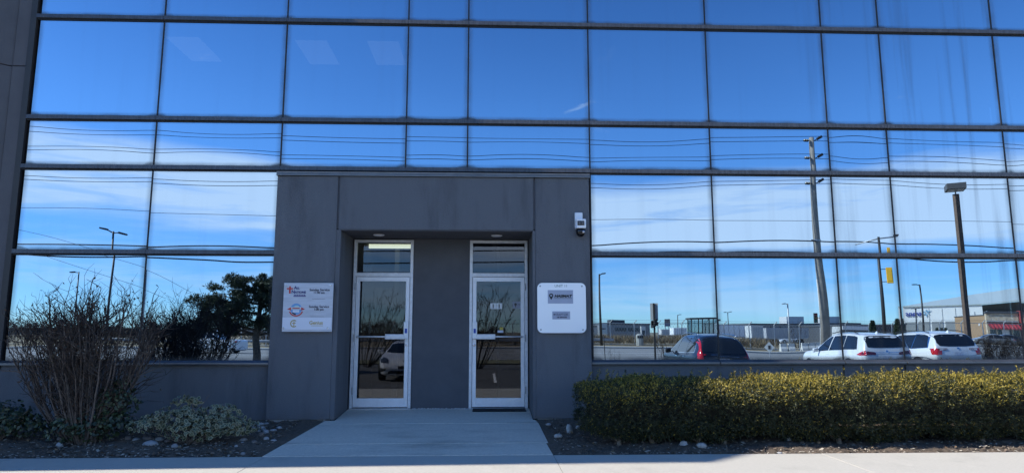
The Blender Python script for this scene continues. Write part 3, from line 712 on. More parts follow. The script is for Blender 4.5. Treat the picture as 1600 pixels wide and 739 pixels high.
# clipped yew hedge
Y1 = mat('yew_sunlit_olive', (.23, .19, .028), .6, trans=.2); Y2 = mat('yew_green', (.042, .05, .017), .6, trans=.2); Y3 = mat('yew_sunlit_yellow', (.36, .275, .036), .6, trans=.2); Y4 = mat('yew_dark', (.025, .034, .015), .6, trans=.15)
M_BARK = mat('yew_bark', (.20, .16, .12), .9, var=.3, vscale=20)
hedge = thing('yew_hedge', 'long clipped yew hedge with sunlit olive top in the bed right of the entrance', 'hedge', (11.5, -1.3, .2))
rng = np.random.default_rng(7)
HX0, HX1, HY = 7.93, 15.2, -1.30
def hedge_pts(n, f0, f1):
    x = rng.uniform(HX0, HX1, n); th = rng.uniform(-1.05, math.pi+.6, n)         # angle round the section, 0 = front foot side
    lump = .06*np.sin(x*2.3+1)+.045*np.sin(x*5.1+th)+.045*np.sin(x*9.7+th*3)+.035*np.sin(x*17+th*5)+.02*np.sin(x*31-th*7)
    sect = 1.0+lump
    f = rng.uniform(f0, f1, n)
    # squarish section, undercut at the foot
    c, s_ = np.cos(th), np.sin(th)
    rx = .60*sect*np.sign(c)*np.abs(c)**.55; rz = np.sign(s_)*np.abs(s_)**.6
    top = .87+.045*np.clip((x-9)/3, 0, 1)+.03*np.sin(x*3.7)+.02*np.sin(x*8.1)
    zc = .54; h = np.where(rz > 0, (top-zc), .335+.03*np.sin(x*6.1)+.03*np.sin(x*2.9))
    hn = np.clip(np.where(rz < 0, -rz*.5, rz*.5)+.5, 0, 1); under = np.where(c > 0, .60+.40*np.clip((rz+1)/1.75, 0, 1)**.8, np.where(rz < 0, 1-.3*np.abs(rz), 1.0))
    end = np.clip((x-HX0)/.35, .0, 1)**.5
    y = HY-rx*f*under*(.45+.55*end); z = zc+rz*h*f*(.8+.2*end)
    nr = np.stack([np.where(x < HX0+.3, -(1-end), 0), -c, np.maximum(s_, -.3)], 1)
    return np.stack([x, y, z], 1), nr
P1, D1 = hedge_pts(24000, .92, 1.04); P2, D2 = hedge_pts(18000, .70, .95)
D = norm(np.concatenate([D1, D2]))+rng.normal(size=(42000, 3))*.55+np.array([0, 0, .35])
P = np.concatenate([P1, P2])
V, F, MI = leaves(rng, P, D, .026, .009, 7, .55, 4, .06)
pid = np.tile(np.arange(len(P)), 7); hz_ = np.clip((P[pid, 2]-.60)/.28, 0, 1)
tip = (pid < 24000) & (rng.random(len(MI)) < .05+.85*hz_*(.6+.4*np.sin(P[pid, 0]*4.3)*np.sin(P[pid, 0]*1.7+2)))  # sunlight painted in: upper outer sprigs yellow, front and inner ones dark
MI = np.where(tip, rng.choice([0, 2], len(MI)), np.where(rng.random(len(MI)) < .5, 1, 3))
# long unclipped shoots along the top
ns = 420; sx = rng.uniform(HX0+.05, HX1, ns); shoots = []
clumps = rng.uniform(HX0, HX1, 40); sx[:140] = (clumps[rng.integers(0, 40, 140)]+rng.normal(size=140)*.05)
SP = []; SD = []
for k in range(ns):
    h = (.03+.15*rng.random()**2)*(1.3 if sx[k] < 8.3 else 1); y = HY+rng.uniform(-.45, .35); z0_ = .85+.045*min(1, max(0, (sx[k]-9)/3))
    tx, ty = rng.normal()*.35, rng.normal()*.35
    m_ = int(h/.012)
    for q in range(m_):
        SP.append((sx[k]+tx*q*.012, y+ty*q*.012, z0_+q*.012)); SD.append((tx, ty, 1))
V2, F2, MI2 = leaves(rng, np.array(SP), np.array(SD, float)+rng.normal(size=(len(SP), 3))*.3, .026, .009, 4, .6, 4, .02)
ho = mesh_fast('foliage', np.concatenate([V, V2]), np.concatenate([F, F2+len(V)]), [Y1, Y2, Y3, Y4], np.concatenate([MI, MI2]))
def fix0(o, par): o.parent = par; o.matrix_parent_inverse = Matrix.Translation(par.location).inverted(); return o
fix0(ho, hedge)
core = MB()  # added dark core inside the foliage, keeps light from passing through
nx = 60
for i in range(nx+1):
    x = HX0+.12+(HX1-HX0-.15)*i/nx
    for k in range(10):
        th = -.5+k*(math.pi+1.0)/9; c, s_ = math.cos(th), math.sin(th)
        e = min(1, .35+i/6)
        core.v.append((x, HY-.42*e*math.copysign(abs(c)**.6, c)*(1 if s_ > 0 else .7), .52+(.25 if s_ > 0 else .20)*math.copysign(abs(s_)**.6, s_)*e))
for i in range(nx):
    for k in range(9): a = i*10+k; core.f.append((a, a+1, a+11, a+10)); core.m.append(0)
fix0(core.build('light_block_core', mat('hedge_inside', (.02, .02, .014), 1), None, recalc=False), hedge)
for px, py in ((967, 683), (1022, 679), (1090, 679), (1131, 681), (1313, 690), (1403, 690), (1540, 690)):
    b = at(px, py, -1.62); b.z = bedz(-1.62)
    mb = MB(); lean = rnd.uniform(-.12, .12)
    mb.tube([b+Vector((0, .02, -.03)), b+Vector((lean*.4, .08, .09)), b+Vector((lean, .22, .24))], [.034, .024, .018], 7)
    mb.tube([b+Vector((0, .02, .03)), b+Vector((-lean-.09, .06, .10)), b+Vector((-lean-.25, .15, .2))], [.012, .009, .006], 5)
    fix0(mb.build('trunk', M_BARK, None, smooth=True), hedge)

# bare deciduous shrubs: many stems fanning from the foot
M_TWIG = mat('grey_brown_twig', (.135, .105, .085), .9, var=.25, vscale=15); M_TWIG2 = mat('dark_twig', (.06, .045, .038), .9, var=.2, vscale=15)
def branchy(seed, H, Wd, Dp, nstem, sub=5, top_dense=1., m_=None, leafn=0, lean=0):
    r = random.Random(seed); big_, tw_ = MB(), MB(); tips = []
    for k in range(nstem):
        a = r.uniform(0, 6.28); fr = r.random()**.6
        tx, ty = math.cos(a)*fr*Wd*.5, math.sin(a)*fr*Dp*.5; h = H*(1-.24*fr*fr)*r.uniform(.82, 1.0)
        bxx, byy = tx*.14+r.uniform(-.05, .05), ty*.2; n = 8; pts = []
        jx, jy = 0, 0
        for i in range(n+1):
            t = i/n; jx += r.gauss(0, .021)*H*.5; jy += r.gauss(0, .018)*H*.5
            e = t**.68
            pts.append(Vector((bxx+(tx-bxx)*e+jx*t+lean*t, byy+(ty-byy)*e+jy*t, h*t)))
        r0 = r.uniform(.007, .017)*H/1.9*(1.75 if r.random() < .22 else 1)
        big_.tube(pts, [r0*(1-.75*i/n) for i in range(n+1)], 5, cap=False)
        for s_ in range(int(sub*r.uniform(1.4, 2.6))):
            t = 1-r.random()**1.2*.78 ; i = min(n-1, int(t*n)); p0 = pts[i].lerp(pts[i+1], t*n-i)
            d = (pts[i+1]-pts[i]).normalized()+Vector((r.gauss(0, .6), r.gauss(0, .6), r.gauss(.15, .35))); d.normalize()
            L = H*r.uniform(.10, .24); q = [p0]; 
            for u in range(3):
                d = (d+Vector((r.gauss(0, .22), r.gauss(0, .22), r.gauss(.08, .2)))).normalized(); q.append(q[-1]+d*L/3)
            tw_.tube(q, [r0*.42, r0*.34, r0*.26, r0*.14], 3, cap=False)
            for w_ in range(r.randint(2, 4)):
                i2 = r.randint(1, 3); d2 = (d+Vector((r.gauss(0, .8), r.gauss(0, .8), r.gauss(.2, .5)))).normalized(); L2 = L*r.uniform(.3, .6)
                p1 = q[i2]+d2*L2*.5+Vector((r.gauss(0, .01), r.gauss(0, .01), 0)); p2 = p1+(d2+Vector((r.gauss(0, .3), r.gauss(0, .3), .2))).normalized()*L2*.5
                tw_.tube([q[i2], p1, p2], [r0*.25, r0*.2, r0*.1], 3, cap=False); tips.append(p2)
    return big_, tw_, tips
sb = thing('bare_shrub', 'tall leafless shrub of many grey stems standing before the glass left of the entrance', 'shrub', (0, 0, 0))
base = at(132, 676, -1.35); base.z = bedz(-1.35)-.03
sb.location = base
b_, t_, tips = branchy(21, 1.80, 1.66, .85, 66, 7)
b_.build('stem', M_TWIG, sb, smooth=True, recalc=False); t_.build('twig', M_TWIG2, sb, smooth=True, recalc=False)
b2_, t2_, tips2 = branchy(33, 1.45, 1.85, .8, 26, 6, lean=-.10)          # lower sprawling growth
b2_.build('stem', M_TWIG2, sb, smooth=True, recalc=False); t2_.build('twig', M_TWIG, sb, smooth=True, recalc=False); tips += tips2
# a few dry leaves left on
rg_ = np.random.default_rng(3); tp = np.array([tuple(t) for t in tips]); sel = tp[rg_.random(len(tp)) < .22]
V, F, MI = leaves(rg_, sel, rg_.normal(size=(len(sel), 3))+np.array([0, 0, .3]), .035, .02, 1, .3, 2, .01)
mesh_fast('dry_leaf', V, F, [mat('dry_leaf_brown', (.085, .055, .035), .8), mat('dry_leaf_dark', (.045, .04, .025), .8)], MI, sb)['kind'] = 'stuff'

# broad-leaved evergreens at the foot
def leafy(name, label, cx, cy, wd, dp, h, n, mats, seed, lobes, leaf=.042, rim=False, group=None):
    t = thing(name, label, 'shrub', (cx, cy, bedz(cy)), 0, group)
    r = np.random.default_rng(seed); pc = []; dc_ = []
    for (lx, ly, lz, lr) in lobes:
        k = int(n*lr**2/sum(q[3]**2 for q in lobes)); v = norm(r.normal(size=(k, 3))); v[:, 2] = np.abs(v[:, 2])*np.where(r.random(k) < .8, 1, -.5)
        f = r.uniform(.62, 1.05, (k, 1)); 
        pc.append(np.array([lx*wd/2, ly*dp/2, lz*h])+v*f*np.array([lr*wd/2, lr*dp/2, lr*h*.62])); dc_.append(v+np.array([0, -.25, .1]))
    P = np.concatenate(pc); D = norm(np.concatenate(dc_)+r.normal(size=(len(P), 3))*.45)
    keep = P[:, 2] > .01; P, D = P[keep], D[keep]; n_ = len(P)
    # oval leaf: hexagon, normal about D, with folded midrib; rim ring if variegated
    A = norm(np.cross(D, r.normal(size=(n_, 3)))); B = np.cross(D, A)
    L = leaf*r.uniform(.65, 1.25, (n_, 1)); sh = np.array([(0, -1), (.45, -.55), (.52, .1), (.25, .75), (0, 1), (-.25, .75), (-.52, .1), (-.45, -.55)])
    out = np.stack([P+A*L*.5*a*1.1+B*L*.5*b+D*L*.10*abs(a) for a, b in sh], 1)
    if rim:
        inn = P[:, None]+(out-P[:, None])*.68+(D*L*.02)[:, None]
        V = np.concatenate([out, inn], 1).reshape(-1, 3); o = (np.arange(n_)*16)[:, None]
        quads = np.concatenate([o+np.array([k, (k+1) % 8, 8+(k+1) % 8, 8+k]) for k in range(8)]+[o+np.array(q) for q in ((8, 9, 10, 11), (8, 11, 12, 15), (12, 13, 14, 15))])
        mi = np.concatenate([np.zeros(8*n_, int)]+[np.ones(3*n_, int)])
        leafy_o = mesh_fast('foliage', V, quads, mats, mi, t)
    else:
        V = out.reshape(-1, 3); o = (np.arange(n_)*8)[:, None]
        quads = np.concatenate([o+np.array(q) for q in ((0, 1, 2, 3), (0, 3, 4, 7), (4, 5, 6, 7))]); c = r.integers(0, len(mats), n_)
        mesh_fast('foliage', V, quads, mats, np.concatenate([c]*3), t)
    st = MB(); rr_ = random.Random(seed)
    for k in range(26):
        lx, ly, lz, lr = rr_.choice(lobes); e = Vector((lx*wd/2+rr_.gauss(0, lr*wd*.2), ly*dp/2+rr_.gauss(0, lr*dp*.2), lz*h+lr*h*rr_.uniform(.2, .75)))
        st.tube([(rr_.gauss(0, .04)+e.x*.1, rr_.gauss(0, .03), -.02), e*.5+Vector((rr_.gauss(0, .04), rr_.gauss(0, .04), -.02)), e], [.010, .007, .003], 5, cap=False)
    st.build('stem', M_TWIG, t, smooth=True, recalc=False)
    return t
G1 = mat('leaf_green', (.035, .055, .022), .45, trans=.15); G2 = mat('leaf_dark', (.022, .036, .017), .45, trans=.15); G3 = mat('leaf_light', (.07, .09, .04), .5, trans=.15)
VR = mat('leaf_cream_rim', (.29, .285, .18), .5, trans=.2); VG = mat('leaf_mid_green', (.05, .065, .03), .5, trans=.15)
p = at(12, 680, -1.25)
leafy('evergreen_shrub', 'low dark green broad leaved shrub at the left end of the bed', p.x-.25, -1.25, 1.45, .9, .55, 1500, [G1, G2, G2, G3], 5, [(0, 0, .4, .8), (-.5, 0, .5, .6), (.55, 0, .25, .5), (.3, -.2, .45, .45)], .055)
p = at(135, 690, -1.35)
leafy('ivy_shrub', 'small green leafy evergreen growing through the foot of the leafless shrub', p.x+.05, -1.42, 1.15, .7, .85, 1300, [G1, G2, G3, G2], 6, [(-.4, -.2, .15, .42), (.05, -.1, .15, .45), (.45, .2, .5, .5), (.4, .1, .2, .45), (.5, .3, .75, .3)], .05)
p = at(293, 682, -1.45)
leafy('variegated_shrub', 'low variegated shrub with cream edged leaves between the leafless shrub and the walk', p.x, -1.38, 1.52, .85, .56, 1350, [VR, VG], 9, [(-.15, 0, .42, .55), (.4, 0, .32, .55), (-.6, -.1, .33, .38), (.75, 0, .25, .36), (.1, -.25, .22, .5), (-.1, .1, .8, .26), (.45, .1, .62, .28)], .060, rim=True)

# dead leaves blown under the shrubs
g = np.random.default_rng(14); n = 420; xx = np.where(g.random(n) < .55, g.uniform(-.4, 4.2, n), g.uniform(7.7, 14.5, n)); yy = -2.08+1.9*g.random(n)
P_ = np.stack([xx, yy, np.array([bedz(y) for y in yy])+.018], 1)
V, F, MI = leaves(g, P_, np.stack([g.normal(size=n), g.normal(size=n), g.normal(size=n)*.25], 1), .045, .028, 1, .1, 3, .0)
tag(mesh_fast('dead_leaves', V, F, [mat('dead_leaf_tan', (.20, .14, .08), .9), mat('dead_leaf_brown', (.10, .065, .04), .9), mat('dead_leaf_grey', (.15, .13, .11), .9)], MI), 'dead brown leaves blown over the planting beds', 'dead leaves', None, 'stuff')
cr = MB(); r = random.Random(31)
for k in range(2600):
    x = r.choice((r.uniform(-.5, 4.3), r.uniform(7.6, 15))); y = -2.12+2.0*r.random(); s_ = r.uniform(.006, .022)*r.choice((1, 1, 1.5))
    if x > 4.2 and x < 4.5: continue
    z = bedz(y)+s_*.3; v = [(x+s_*math.cos(q)*r.uniform(.7, 1.2), y+s_*math.sin(q)*r.uniform(.7, 1.2), z-s_*.4) for q in (0, 1.3, 2.6, 3.9, 5.1)]+[(x+s_*.2, y, z+s_*r.uniform(.4, .8))]
    cr.add(v, [(0, 1, 5), (1, 2, 5), (2, 3, 5), (3, 4, 5), (4, 0, 5)])
stuff(tag(cr.build('soil_clods', M_SOIL, recalc=False), 'small clods of dark earth all over the planting beds', 'soil clods'))

# ------------------------------------------------------------------ stones in the beds
M_ST = [mat('stone_grey', (.20, .20, .20), .8, var=.2, vscale=14, bump=.3, bscale=60), mat('stone_pale', (.27, .275, .28), .75, var=.2, vscale=14), mat('stone_brown', (.14, .115, .10), .85, var=.2, vscale=14), mat('stone_white', (.36, .35, .325), .85, var=.25, vscale=25, bump=.8, bscale=40)]
def stone(px, py, wpx, hpx, mi, label, group=None, rough=.18, seed=0):
    r = random.Random(seed*7+px)
    d = fw+rt*((px-800)/F_PX)-up*((py-369.5)/F_PX); q = CAM+d*((.17-CAM.z)/d.z)
    for _ in range(4): q = CAM+d*((bedz(q.y)+.015-CAM.z)/d.z)
    sc_ = (q-CAM).dot(fw)/F_PX; a = wpx*sc_/2; b = hpx*sc_/2
    bm = bmesh.new(); bmesh.ops.create_icosphere(bm, subdivisions=2, radius=1)
    for v in bm.verts:
        n = v.co.normalized(); k = 1+rough*(math.sin(n.x*3.1+seed)+math.sin(n.y*4.3+seed*2)+math.sin(n.z*3.7+seed*3))/3+r.uniform(-.03, .03)
        v.co = Vector((n.x*a*k, n.y*a*.8*k, n.z*b*1.25*k+b*.35))
    me = bpy.data.meshes.new('stone'); bm.to_mesh(me); bm.free(); me.materials.append(M_ST[mi]); me.polygons.foreach_set('use_smooth', [True]*len(me.polygons))
    o = link('stone', me, None, Vector((q.x, q.y, bedz(q.y)+.005))); o.rotation_euler = (0, 0, r.uniform(-.4, .4))
    return tag(o, label, 'stone', group)
GS = 'stones lying in the planting beds'
stone(235, 693, 24, 8, 1, 'largest pale flat river stone before the variegated shrub', GS, seed=1)
stone(200, 686, 12, 8, 2, 'round brownish river stone under the left edge of the variegated shrub', GS, seed=2)
stone(213, 687, 13, 6, 0, 'flat grey stone just right of the brownish one under the variegated shrub', GS, seed=3)
stone(231, 685, 17, 5, 2, 'thin brown stone lying right behind the largest flat stone', GS, seed=4)
stone(250, 686, 14, 7, 0, 'rounded grey stone under the front edge of the variegated shrub', GS, seed=5)
stone(262, 688, 11, 4, 2, 'small tan stone right of the rounded grey one under the variegated shrub', GS, seed=6)
stone(273, 697, 12, 7, 0, 'grey pebble alone on bare soil right of the largest flat stone', GS, seed=7)
stone(93, 695, 11, 7, 1, 'small pale stone in front of the foot of the leafless shrub', GS, seed=8)
stone(69, 667, 14, 7, 1, 'pale stone between the dark green shrub and the leafless shrub', GS, seed=9)
stone(95, 686, 13, 7, 2, 'brown stone half hidden beside ivy at the leafless shrub', GS, seed=10)
for k, (x, y, a, b, mi_) in enumerate([(379, 660, 9, 6, 0), (388, 666, 10, 4, 2), (396, 664, 12, 4, 0), (407, 662, 11, 4, 1), (416, 661, 9, 3, 0), (376, 667, 9, 4, 2), (384, 671, 10, 4, 0), (398, 669, 12, 6, 0), (409, 668, 12, 4, 1), (412, 671, 9, 4, 0), (381, 687, 12, 6, 0), (415, 675, 11, 6, 1), (407, 680, 10, 8, 2), (416, 685, 10, 5, 1), (428, 687, 10, 3, 1), (398, 690, 9, 5, 2), (427, 672, 10, 4, 1), (436, 668, 9, 4, 1), (379, 691, 6, 3, 1), (369, 696, 6, 3, 1), (380, 708, 8, 5, 0), (394, 673, 7, 3, 2), (370, 664, 8, 5, 0), (404, 665, 8, 3, 0), (403, 673, 9, 4, 0)]):
    own = {(407, 680): 'brown squarish stone amid the grey river stones beside the left pier', (415, 675): 'pale plump stone just above the brown squarish one beside the left pier', (416, 685): 'pale stone just right of the brown squarish one beside the left pier', (381, 687): 'widest flat grey stone left of the brown squarish one, on open soil', (428, 687): 'long thin pale stone nearest the walk edge beside the left pier', (436, 668): 'pale sliver of stone right under the foot of the left pier', (427, 672): 'flat pale stone between the plump pale stone and the left pier foot'}.get((x, y))
    if own: stone(x, y, a, b, mi_, own, GS, seed=20+k); continue
    stone(x, y, a, b, mi_, 'one of the small grey river stones scattered against the left pier beside the walk', 'river stones beside the left pier', seed=20+k)
stone(890, 673, 11, 12, 3, 'upright white chunk of rubble before the left end of the hedge', GS, rough=.5, seed=60)
stone(872, 682, 11, 8, 3, 'pale lumpy stone nearest the right edge of the walk', GS, rough=.4, seed=61)
stone(904, 668, 10, 6, 1, 'small bluish stone under the left end of the hedge', GS, seed=62)
stone(857, 663, 9, 4, 1, 'flat grey stone at the foot of the right pier', GS, seed=63)
stone(1068, 694, 17, 7, 3, 'white crumbly rubble piece under the middle of the hedge, left of a bigger one', GS, rough=.55, seed=64)
stone(1097, 697, 17, 9, 3, 'bigger white crumbly rubble piece near the pavement below the hedge', GS, rough=.5, seed=65)
stone(1035, 680, 12, 8, 2, 'brown stone in shade under the hedge between two trunks', GS, seed=66)
stone(1232, 688, 8, 10, 1, 'small upright pale stone under the hedge near the sunlit soil', GS, rough=.4, seed=67)
stone(1218, 706, 9, 3, 1, 'thin flat pale stone at the pavement edge below the hedge', GS, seed=68)

# ------------------------------------------------------------------ cars in the lot behind the viewer (seen in the glass)
def interp(tab, x):
    if x <= tab[0][0]: return tab[0][1]
    for (a, b), (c, d) in zip(tab[:-1], tab[1:]):
        if x <= c: return b+(d-b)*(x-a)/(c-a)
    return tab[-1][1]
PROF = {
 'suv': [(0,.47),(.006,.56),(.014,.645),(.045,.82),(.075,.925),(.11,.965),(.25,.995),(.42,1.0),(.52,.985),(.58,.93),(.66,.79),(.735,.66),(.78,.64),(.88,.61),(.95,.54),(.985,.45),(1.0,.36)],
 'boxy': [(0,.47),(.006,.56),(.014,.645),(.038,.84),(.055,.93),(.09,.972),(.25,1.0),(.42,1.0),(.52,.985),(.58,.93),(.66,.79),(.735,.665),(.78,.645),(.88,.615),(.95,.55),(.985,.46),(1.0,.36)],
 'sedan': [(0,.48),(.01,.62),(.025,.69),(.10,.735),(.17,.78),(.28,.90),(.38,.98),(.47,1.0),(.56,.97),(.66,.84),(.745,.68),(.80,.635),(.89,.57),(.95,.485),(.985,.40),(1.0,.31)],
 'pickup': [(0,.50),(.004,.56),(.012,.60),(.2,.60),(.335,.605),(.345,.66),(.375,.93),(.41,.98),(.48,1.0),(.56,.99),(.61,.93),(.68,.77),(.735,.66),(.78,.645),(.90,.62),(.965,.56),(.99,.46),(1.0,.36)]}
M_TAIL = mat('tail_lamp_red', (.50, .012, .015), .12, coat=.8); M_TAILD = mat('tail_lamp_dark', (.10, .006, .01), .12, coat=.8); M_LAMPW = mat('lamp_clear', (.65, .65, .68), .15, coat=.5); M_HEAD = mat('head_lamp', (.06, .065, .07), .08, coat=1.0)
M_TRIM = mat('black_trim', (.02, .02, .021), .5); M_PLATEC = mat('licence_plate', (.55, .58, .66), .5, var=.25, vscale=18); M_RIM = mat('alloy_rim', (.32, .32, .33), .3, .8)
def paint(nm, c): return mat(nm, c, .28, 0, coat=1.0, spec=.5)
def make_car(name, label, cat, rear, spec, group=None, heading=-90, kind='suv', wheels=True):
    """rear: ground point under the middle of the rear bumper; local +x runs to the nose"""
    L, Wd, H = spec['dim']; pt = spec['paint']; prof = PROF[kind]; lo = .20; hw = Wd/2
    root = thing(name, label, cat, rear, R(heading), group)
    wt = [(0,.80),(.01,.88),(.04,.95),(.12,1),(.80,1),(.90,.96),(.96,.88),(.99,.74),(1,.62)]
    belt = spec.get('belt', .60)*H
    xsn = sorted(set([p[0] for p in prof]+[.17,.21,.3,.34,.47,.62,.7,.83,.915,.97]))
    G = []
    for f in xsn:
        zt = interp(prof, f)*H; b = min(belt-.02*f*H, zt-.035); hgt = zt-b; wv = hw*interp(wt, f); zl = lo+(.14 if f < .01 else 0)+(.06 if f > .985 else 0)
        wr = wv*(.945-.27*min(1, hgt/(.42*H))); x = f*L
        mid = min(.30*H, b-.12)
        sec = [(0, zl), (wv*.84, zl), (wv*.955, zl+.07), (wv*.985, min(zl+.2, mid)), (wv, (mid+b)/2), (wv*.985, b-.05), (wv*.945, b), ((wv*.945+wr)/2, b+hgt*.48), (wr, zt-min(.10, hgt*.25)), (wr-.05, zt-min(.04, hgt*.1)), (wr*.72, zt-.005), (0, zt+.012)]
        G.append([(x, y, z) for y, z in sec])
    n = len(G[0]); V = []; F = []
    for row in G: V += row+[(x, -y, z) for x, y, z in row[1:-1]]
    ring = list(range(n))+[n+k for k in range(n-2)][::-1]; per = 2*n-2
    for i in range(len(G)-1):
        for k in range(per):
            a, b = ring[k], ring[(k+1) % per]; F.append((i*per+a, i*per+b, (i+1)*per+b, (i+1)*per+a))
    for i, rev in ((0, False), (len(G)-1, True)):          # close the ends with strips between the two halves
        for k in range(n-1):
            a, b = k, k+1; a2 = a if a == 0 else n+a-1; b2 = b if b == n-1 else n+b-1
            q = [i*per+a, i*per+b, i*per+b2, i*per+a2]; q = [v for j, v in enumerate(q) if v not in q[:j]]
            F.append(tuple(q if rev else q[::-1]))
    me = bpy.data.meshes.new('body'); me.from_pydata(V, [], F)
    bm = bmesh.new(); bm.from_mesh(me); bmesh.ops.recalc_face_normals(bm, faces=bm.faces); bm.to_mesh(me); bm.free()
    tmp = bpy.data.objects.new('tmp', me); C.objects.link(tmp); md = tmp.modifiers.new('s', 'SUBSURF'); md.levels = 2; md.render_levels = 2
    dg = bpy.context.evaluated_depsgraph_get(); me2 = bpy.data.meshes.new_from_object(tmp.evaluated_get(dg)); bpy.data.objects.remove(tmp)
    me2.name = 'body'; me2.materials.clear(); me2.materials.append(pt); me2.polygons.foreach_set('use_smooth', [True]*len(me2.polygons))
    body = link('body', me2, root)
    bv = BVHTree.FromPolygons([v.co.copy() for v in me2.vertices], [tuple(p.vertices) for p in me2.polygons])
    def patch(nm, poly, view, m_, off=.006, par=root, cuts=3, mirror=False, label=None):
        outs = []
        for sg in ((1, -1) if mirror else (1,)):
            bm = bmesh.new(); vs = [bm.verts.new((p[0], p[1], 0)) for p in poly]; f = bm.faces.new(vs)
            bmesh.ops.triangulate(bm, faces=[f]); bmesh.ops.subdivide_edges(bm, edges=bm.edges[:], cuts=cuts, use_grid_fill=True)
            bmesh.ops.triangulate(bm, faces=bm.faces[:])
            for v in bm.verts:
                a, b = v.co.x, v.co.y
                if view == 'side': o, d = Vector((a, sg*4, b)), Vector((0, -sg, 0))
                elif view == 'rear': o, d = Vector((-2, sg*a, b)), Vector((1, 0, 0))
                elif view == 'front': o, d = Vector((L+2, sg*a, b)), Vector((-1, 0, 0))
                else: o, d = Vector((a, sg*b, 4)), Vector((0, 0, -1))
                h, nr, _, _ = bv.ray_cast(o, d)
                if h is None: h, nr, _, _ = bv.find_nearest(o+d*(2.2 if view in ('rear', 'front') else 3.2))
                v.co = h+nr*off if nr.dot(d) < 0 else h-d*off
            bmesh.ops.recalc_face_normals(bm, faces=bm.faces)
            me_ = bpy.data.meshes.new(nm); bm.to_mesh(me_); bm.free(); me_.materials.append(m_); me_.polygons.foreach_set('use_smooth', [True]*len(me_.polygons))
            o_ = link(nm, me_, par); outs.append(o_)
            if label: o_['label'] = label
        return outs
    P_ = lambda pts: [(a*L, b*H) for a, b in pts]
    Q_ = lambda pts: [(a*hw, b*H) for a, b in pts]
    for nm, pts, view, m_, mir_ in spec['patches']:
        patch(nm, P_(pts) if view in ('side', 'top') else Q_(pts), view, m_, mirror=mir_, off=(.003 if nm == 'window_trim' else .008)+(.004 if nm != 'window_trim' and m_ in (M_TAIL, M_CHROME, M_TAILD, M_HEAD, M_LAMPW, M_PLATEC) else 0))
    # wheels
    wr_ = spec.get('wheel', .36)
    for fx in spec.get('axles', (.19, .80)):
        patch('wheel_arch', [(fx*L+(wr_+.06)*math.cos(R(a)), max(.22, wr_+(wr_+.06)*math.sin(R(a)))) for a in range(-18, 199, 12)], 'side', M_TRIM, off=.008, mirror=True, cuts=1)
        for sg in (1, -1):
            t = MB().lathe([(wr_*.66, .0), (wr_*.95, .0), (wr_, .03), (wr_, .19), (wr_*.95, .22), (wr_*.66, .22)], (fx*L, sg*(hw+.012), wr_), (0, -sg, 0), 24).build('wheel', M_RUBBER, root, smooth=False)
            rm = MB(); c = Vector((fx*L, sg*(hw+.016), wr_))
            rm.lathe([(wr_*.66, 0), (wr_*.60, .02)], c, (0, -sg, 0), 24); rm.lathe([(wr_*.16, 0), (wr_*.16, .03)], c, (0, -sg, 0), 12)
            for k in range(5):
                a = R(k*72+20); u = Vector((math.cos(a), 0, math.sin(a))); v = Vector((-u.z, 0, u.x))
                rm.obox(c+u*wr_*.38+Vector((0, -sg*.012, 0)), u*wr_*.27, v*wr_*.085, Vector((0, .010, 0)))
            rm.build('rim', M_RIM, t)
    # mirrors, rails, fin
    zb_ = belt+.05
    for sg in (1, -1):
        mx_ = spec.get('mirror_x', .635)*L
        mb = MB().obox((mx_, sg*(hw+.10), zb_+.03), (.05, 0, .01), (0, .10, .012), (0, 0, .075))
        mb.build('wing_mirror', spec.get('mirror_mat', pt), root, bevel=.025, smooth=True)
        bx('mirror_stalk', mx_-.02, mx_+.03, min(sg*(hw-.1), sg*(hw+.02)), max(sg*(hw-.1), sg*(hw+.02)), zb_-.03, zb_+.0, M_TRIM, root)
    if spec.get('rails'):
        for sg in (1, -1):
            pts = [Vector((f*L, sg*hw*.70, interp(prof, f)*H+.035)) for f in (.13, .2, .3, .42, .52)]
            pts[0].z -= .03; pts[-1].z -= .03
            MB().tube(pts, .016, 6).build('roof_rail', spec['rails'], root, smooth=True)
    if spec.get('fin'):
        fx = spec['fin']*L; fz = interp(prof, spec['fin'])*H
        MB().add([(fx-.10, -.03, fz-.02), (fx+.12, -.02, fz-.01), (fx+.12, .02, fz-.01), (fx-.10, .03, fz-.02), (fx-.06, -.008, fz+.085), (fx-.02, -.008, fz+.08), (fx-.02, .008, fz+.08), (fx-.06, .008, fz+.085)],
                 [(0,3,2,1),(4,5,6,7),(0,1,5,4),(1,2,6,5),(2,3,7,6),(3,0,4,7)]).build('antenna_fin', pt, root)
    return root, patch, body

def side_glass(m_, rear_x=.10, div=(.33, .50)):
    return [('side_window', [(rear_x+.01, .655), (rear_x+.045, .90), (rear_x+.09, .925), (div[0]-.045, .93), (div[0]-.045, .635), (rear_x+.05, .645)], 'side', m_, True),
            ('side_window', [(div[0]-.035, .635), (div[0]-.035, .93), (div[1]-.01, .925), (div[1]-.005, .625)], 'side', m_, True),
            ('side_window', [(div[1]+.008, .625), (div[1]+.005, .92), (.545, .905), (.60, .83), (.665, .70), (.675, .645), (.64, .615)], 'side', m_, True)]
WHITE1 = paint('pearl_white_paint', (.74, .75, .76)); WHITE2 = paint('white_paint', (.72, .73, .74)); NAVYP = mat('dark_blue_paint', (.012, .018, .030), .25, 0, coat=.35, spec=.35); BLACKP = paint('black_paint', (.012, .012, .014)); SILV = paint('grey_paint', (.16, .165, .17)); REDP = paint('red_paint', (.30, .03, .03))
LOTG = 'cars parked in the lot facing the glass'
def lotz(y): return LOT+max(0, (y+12)/6.9*.2)
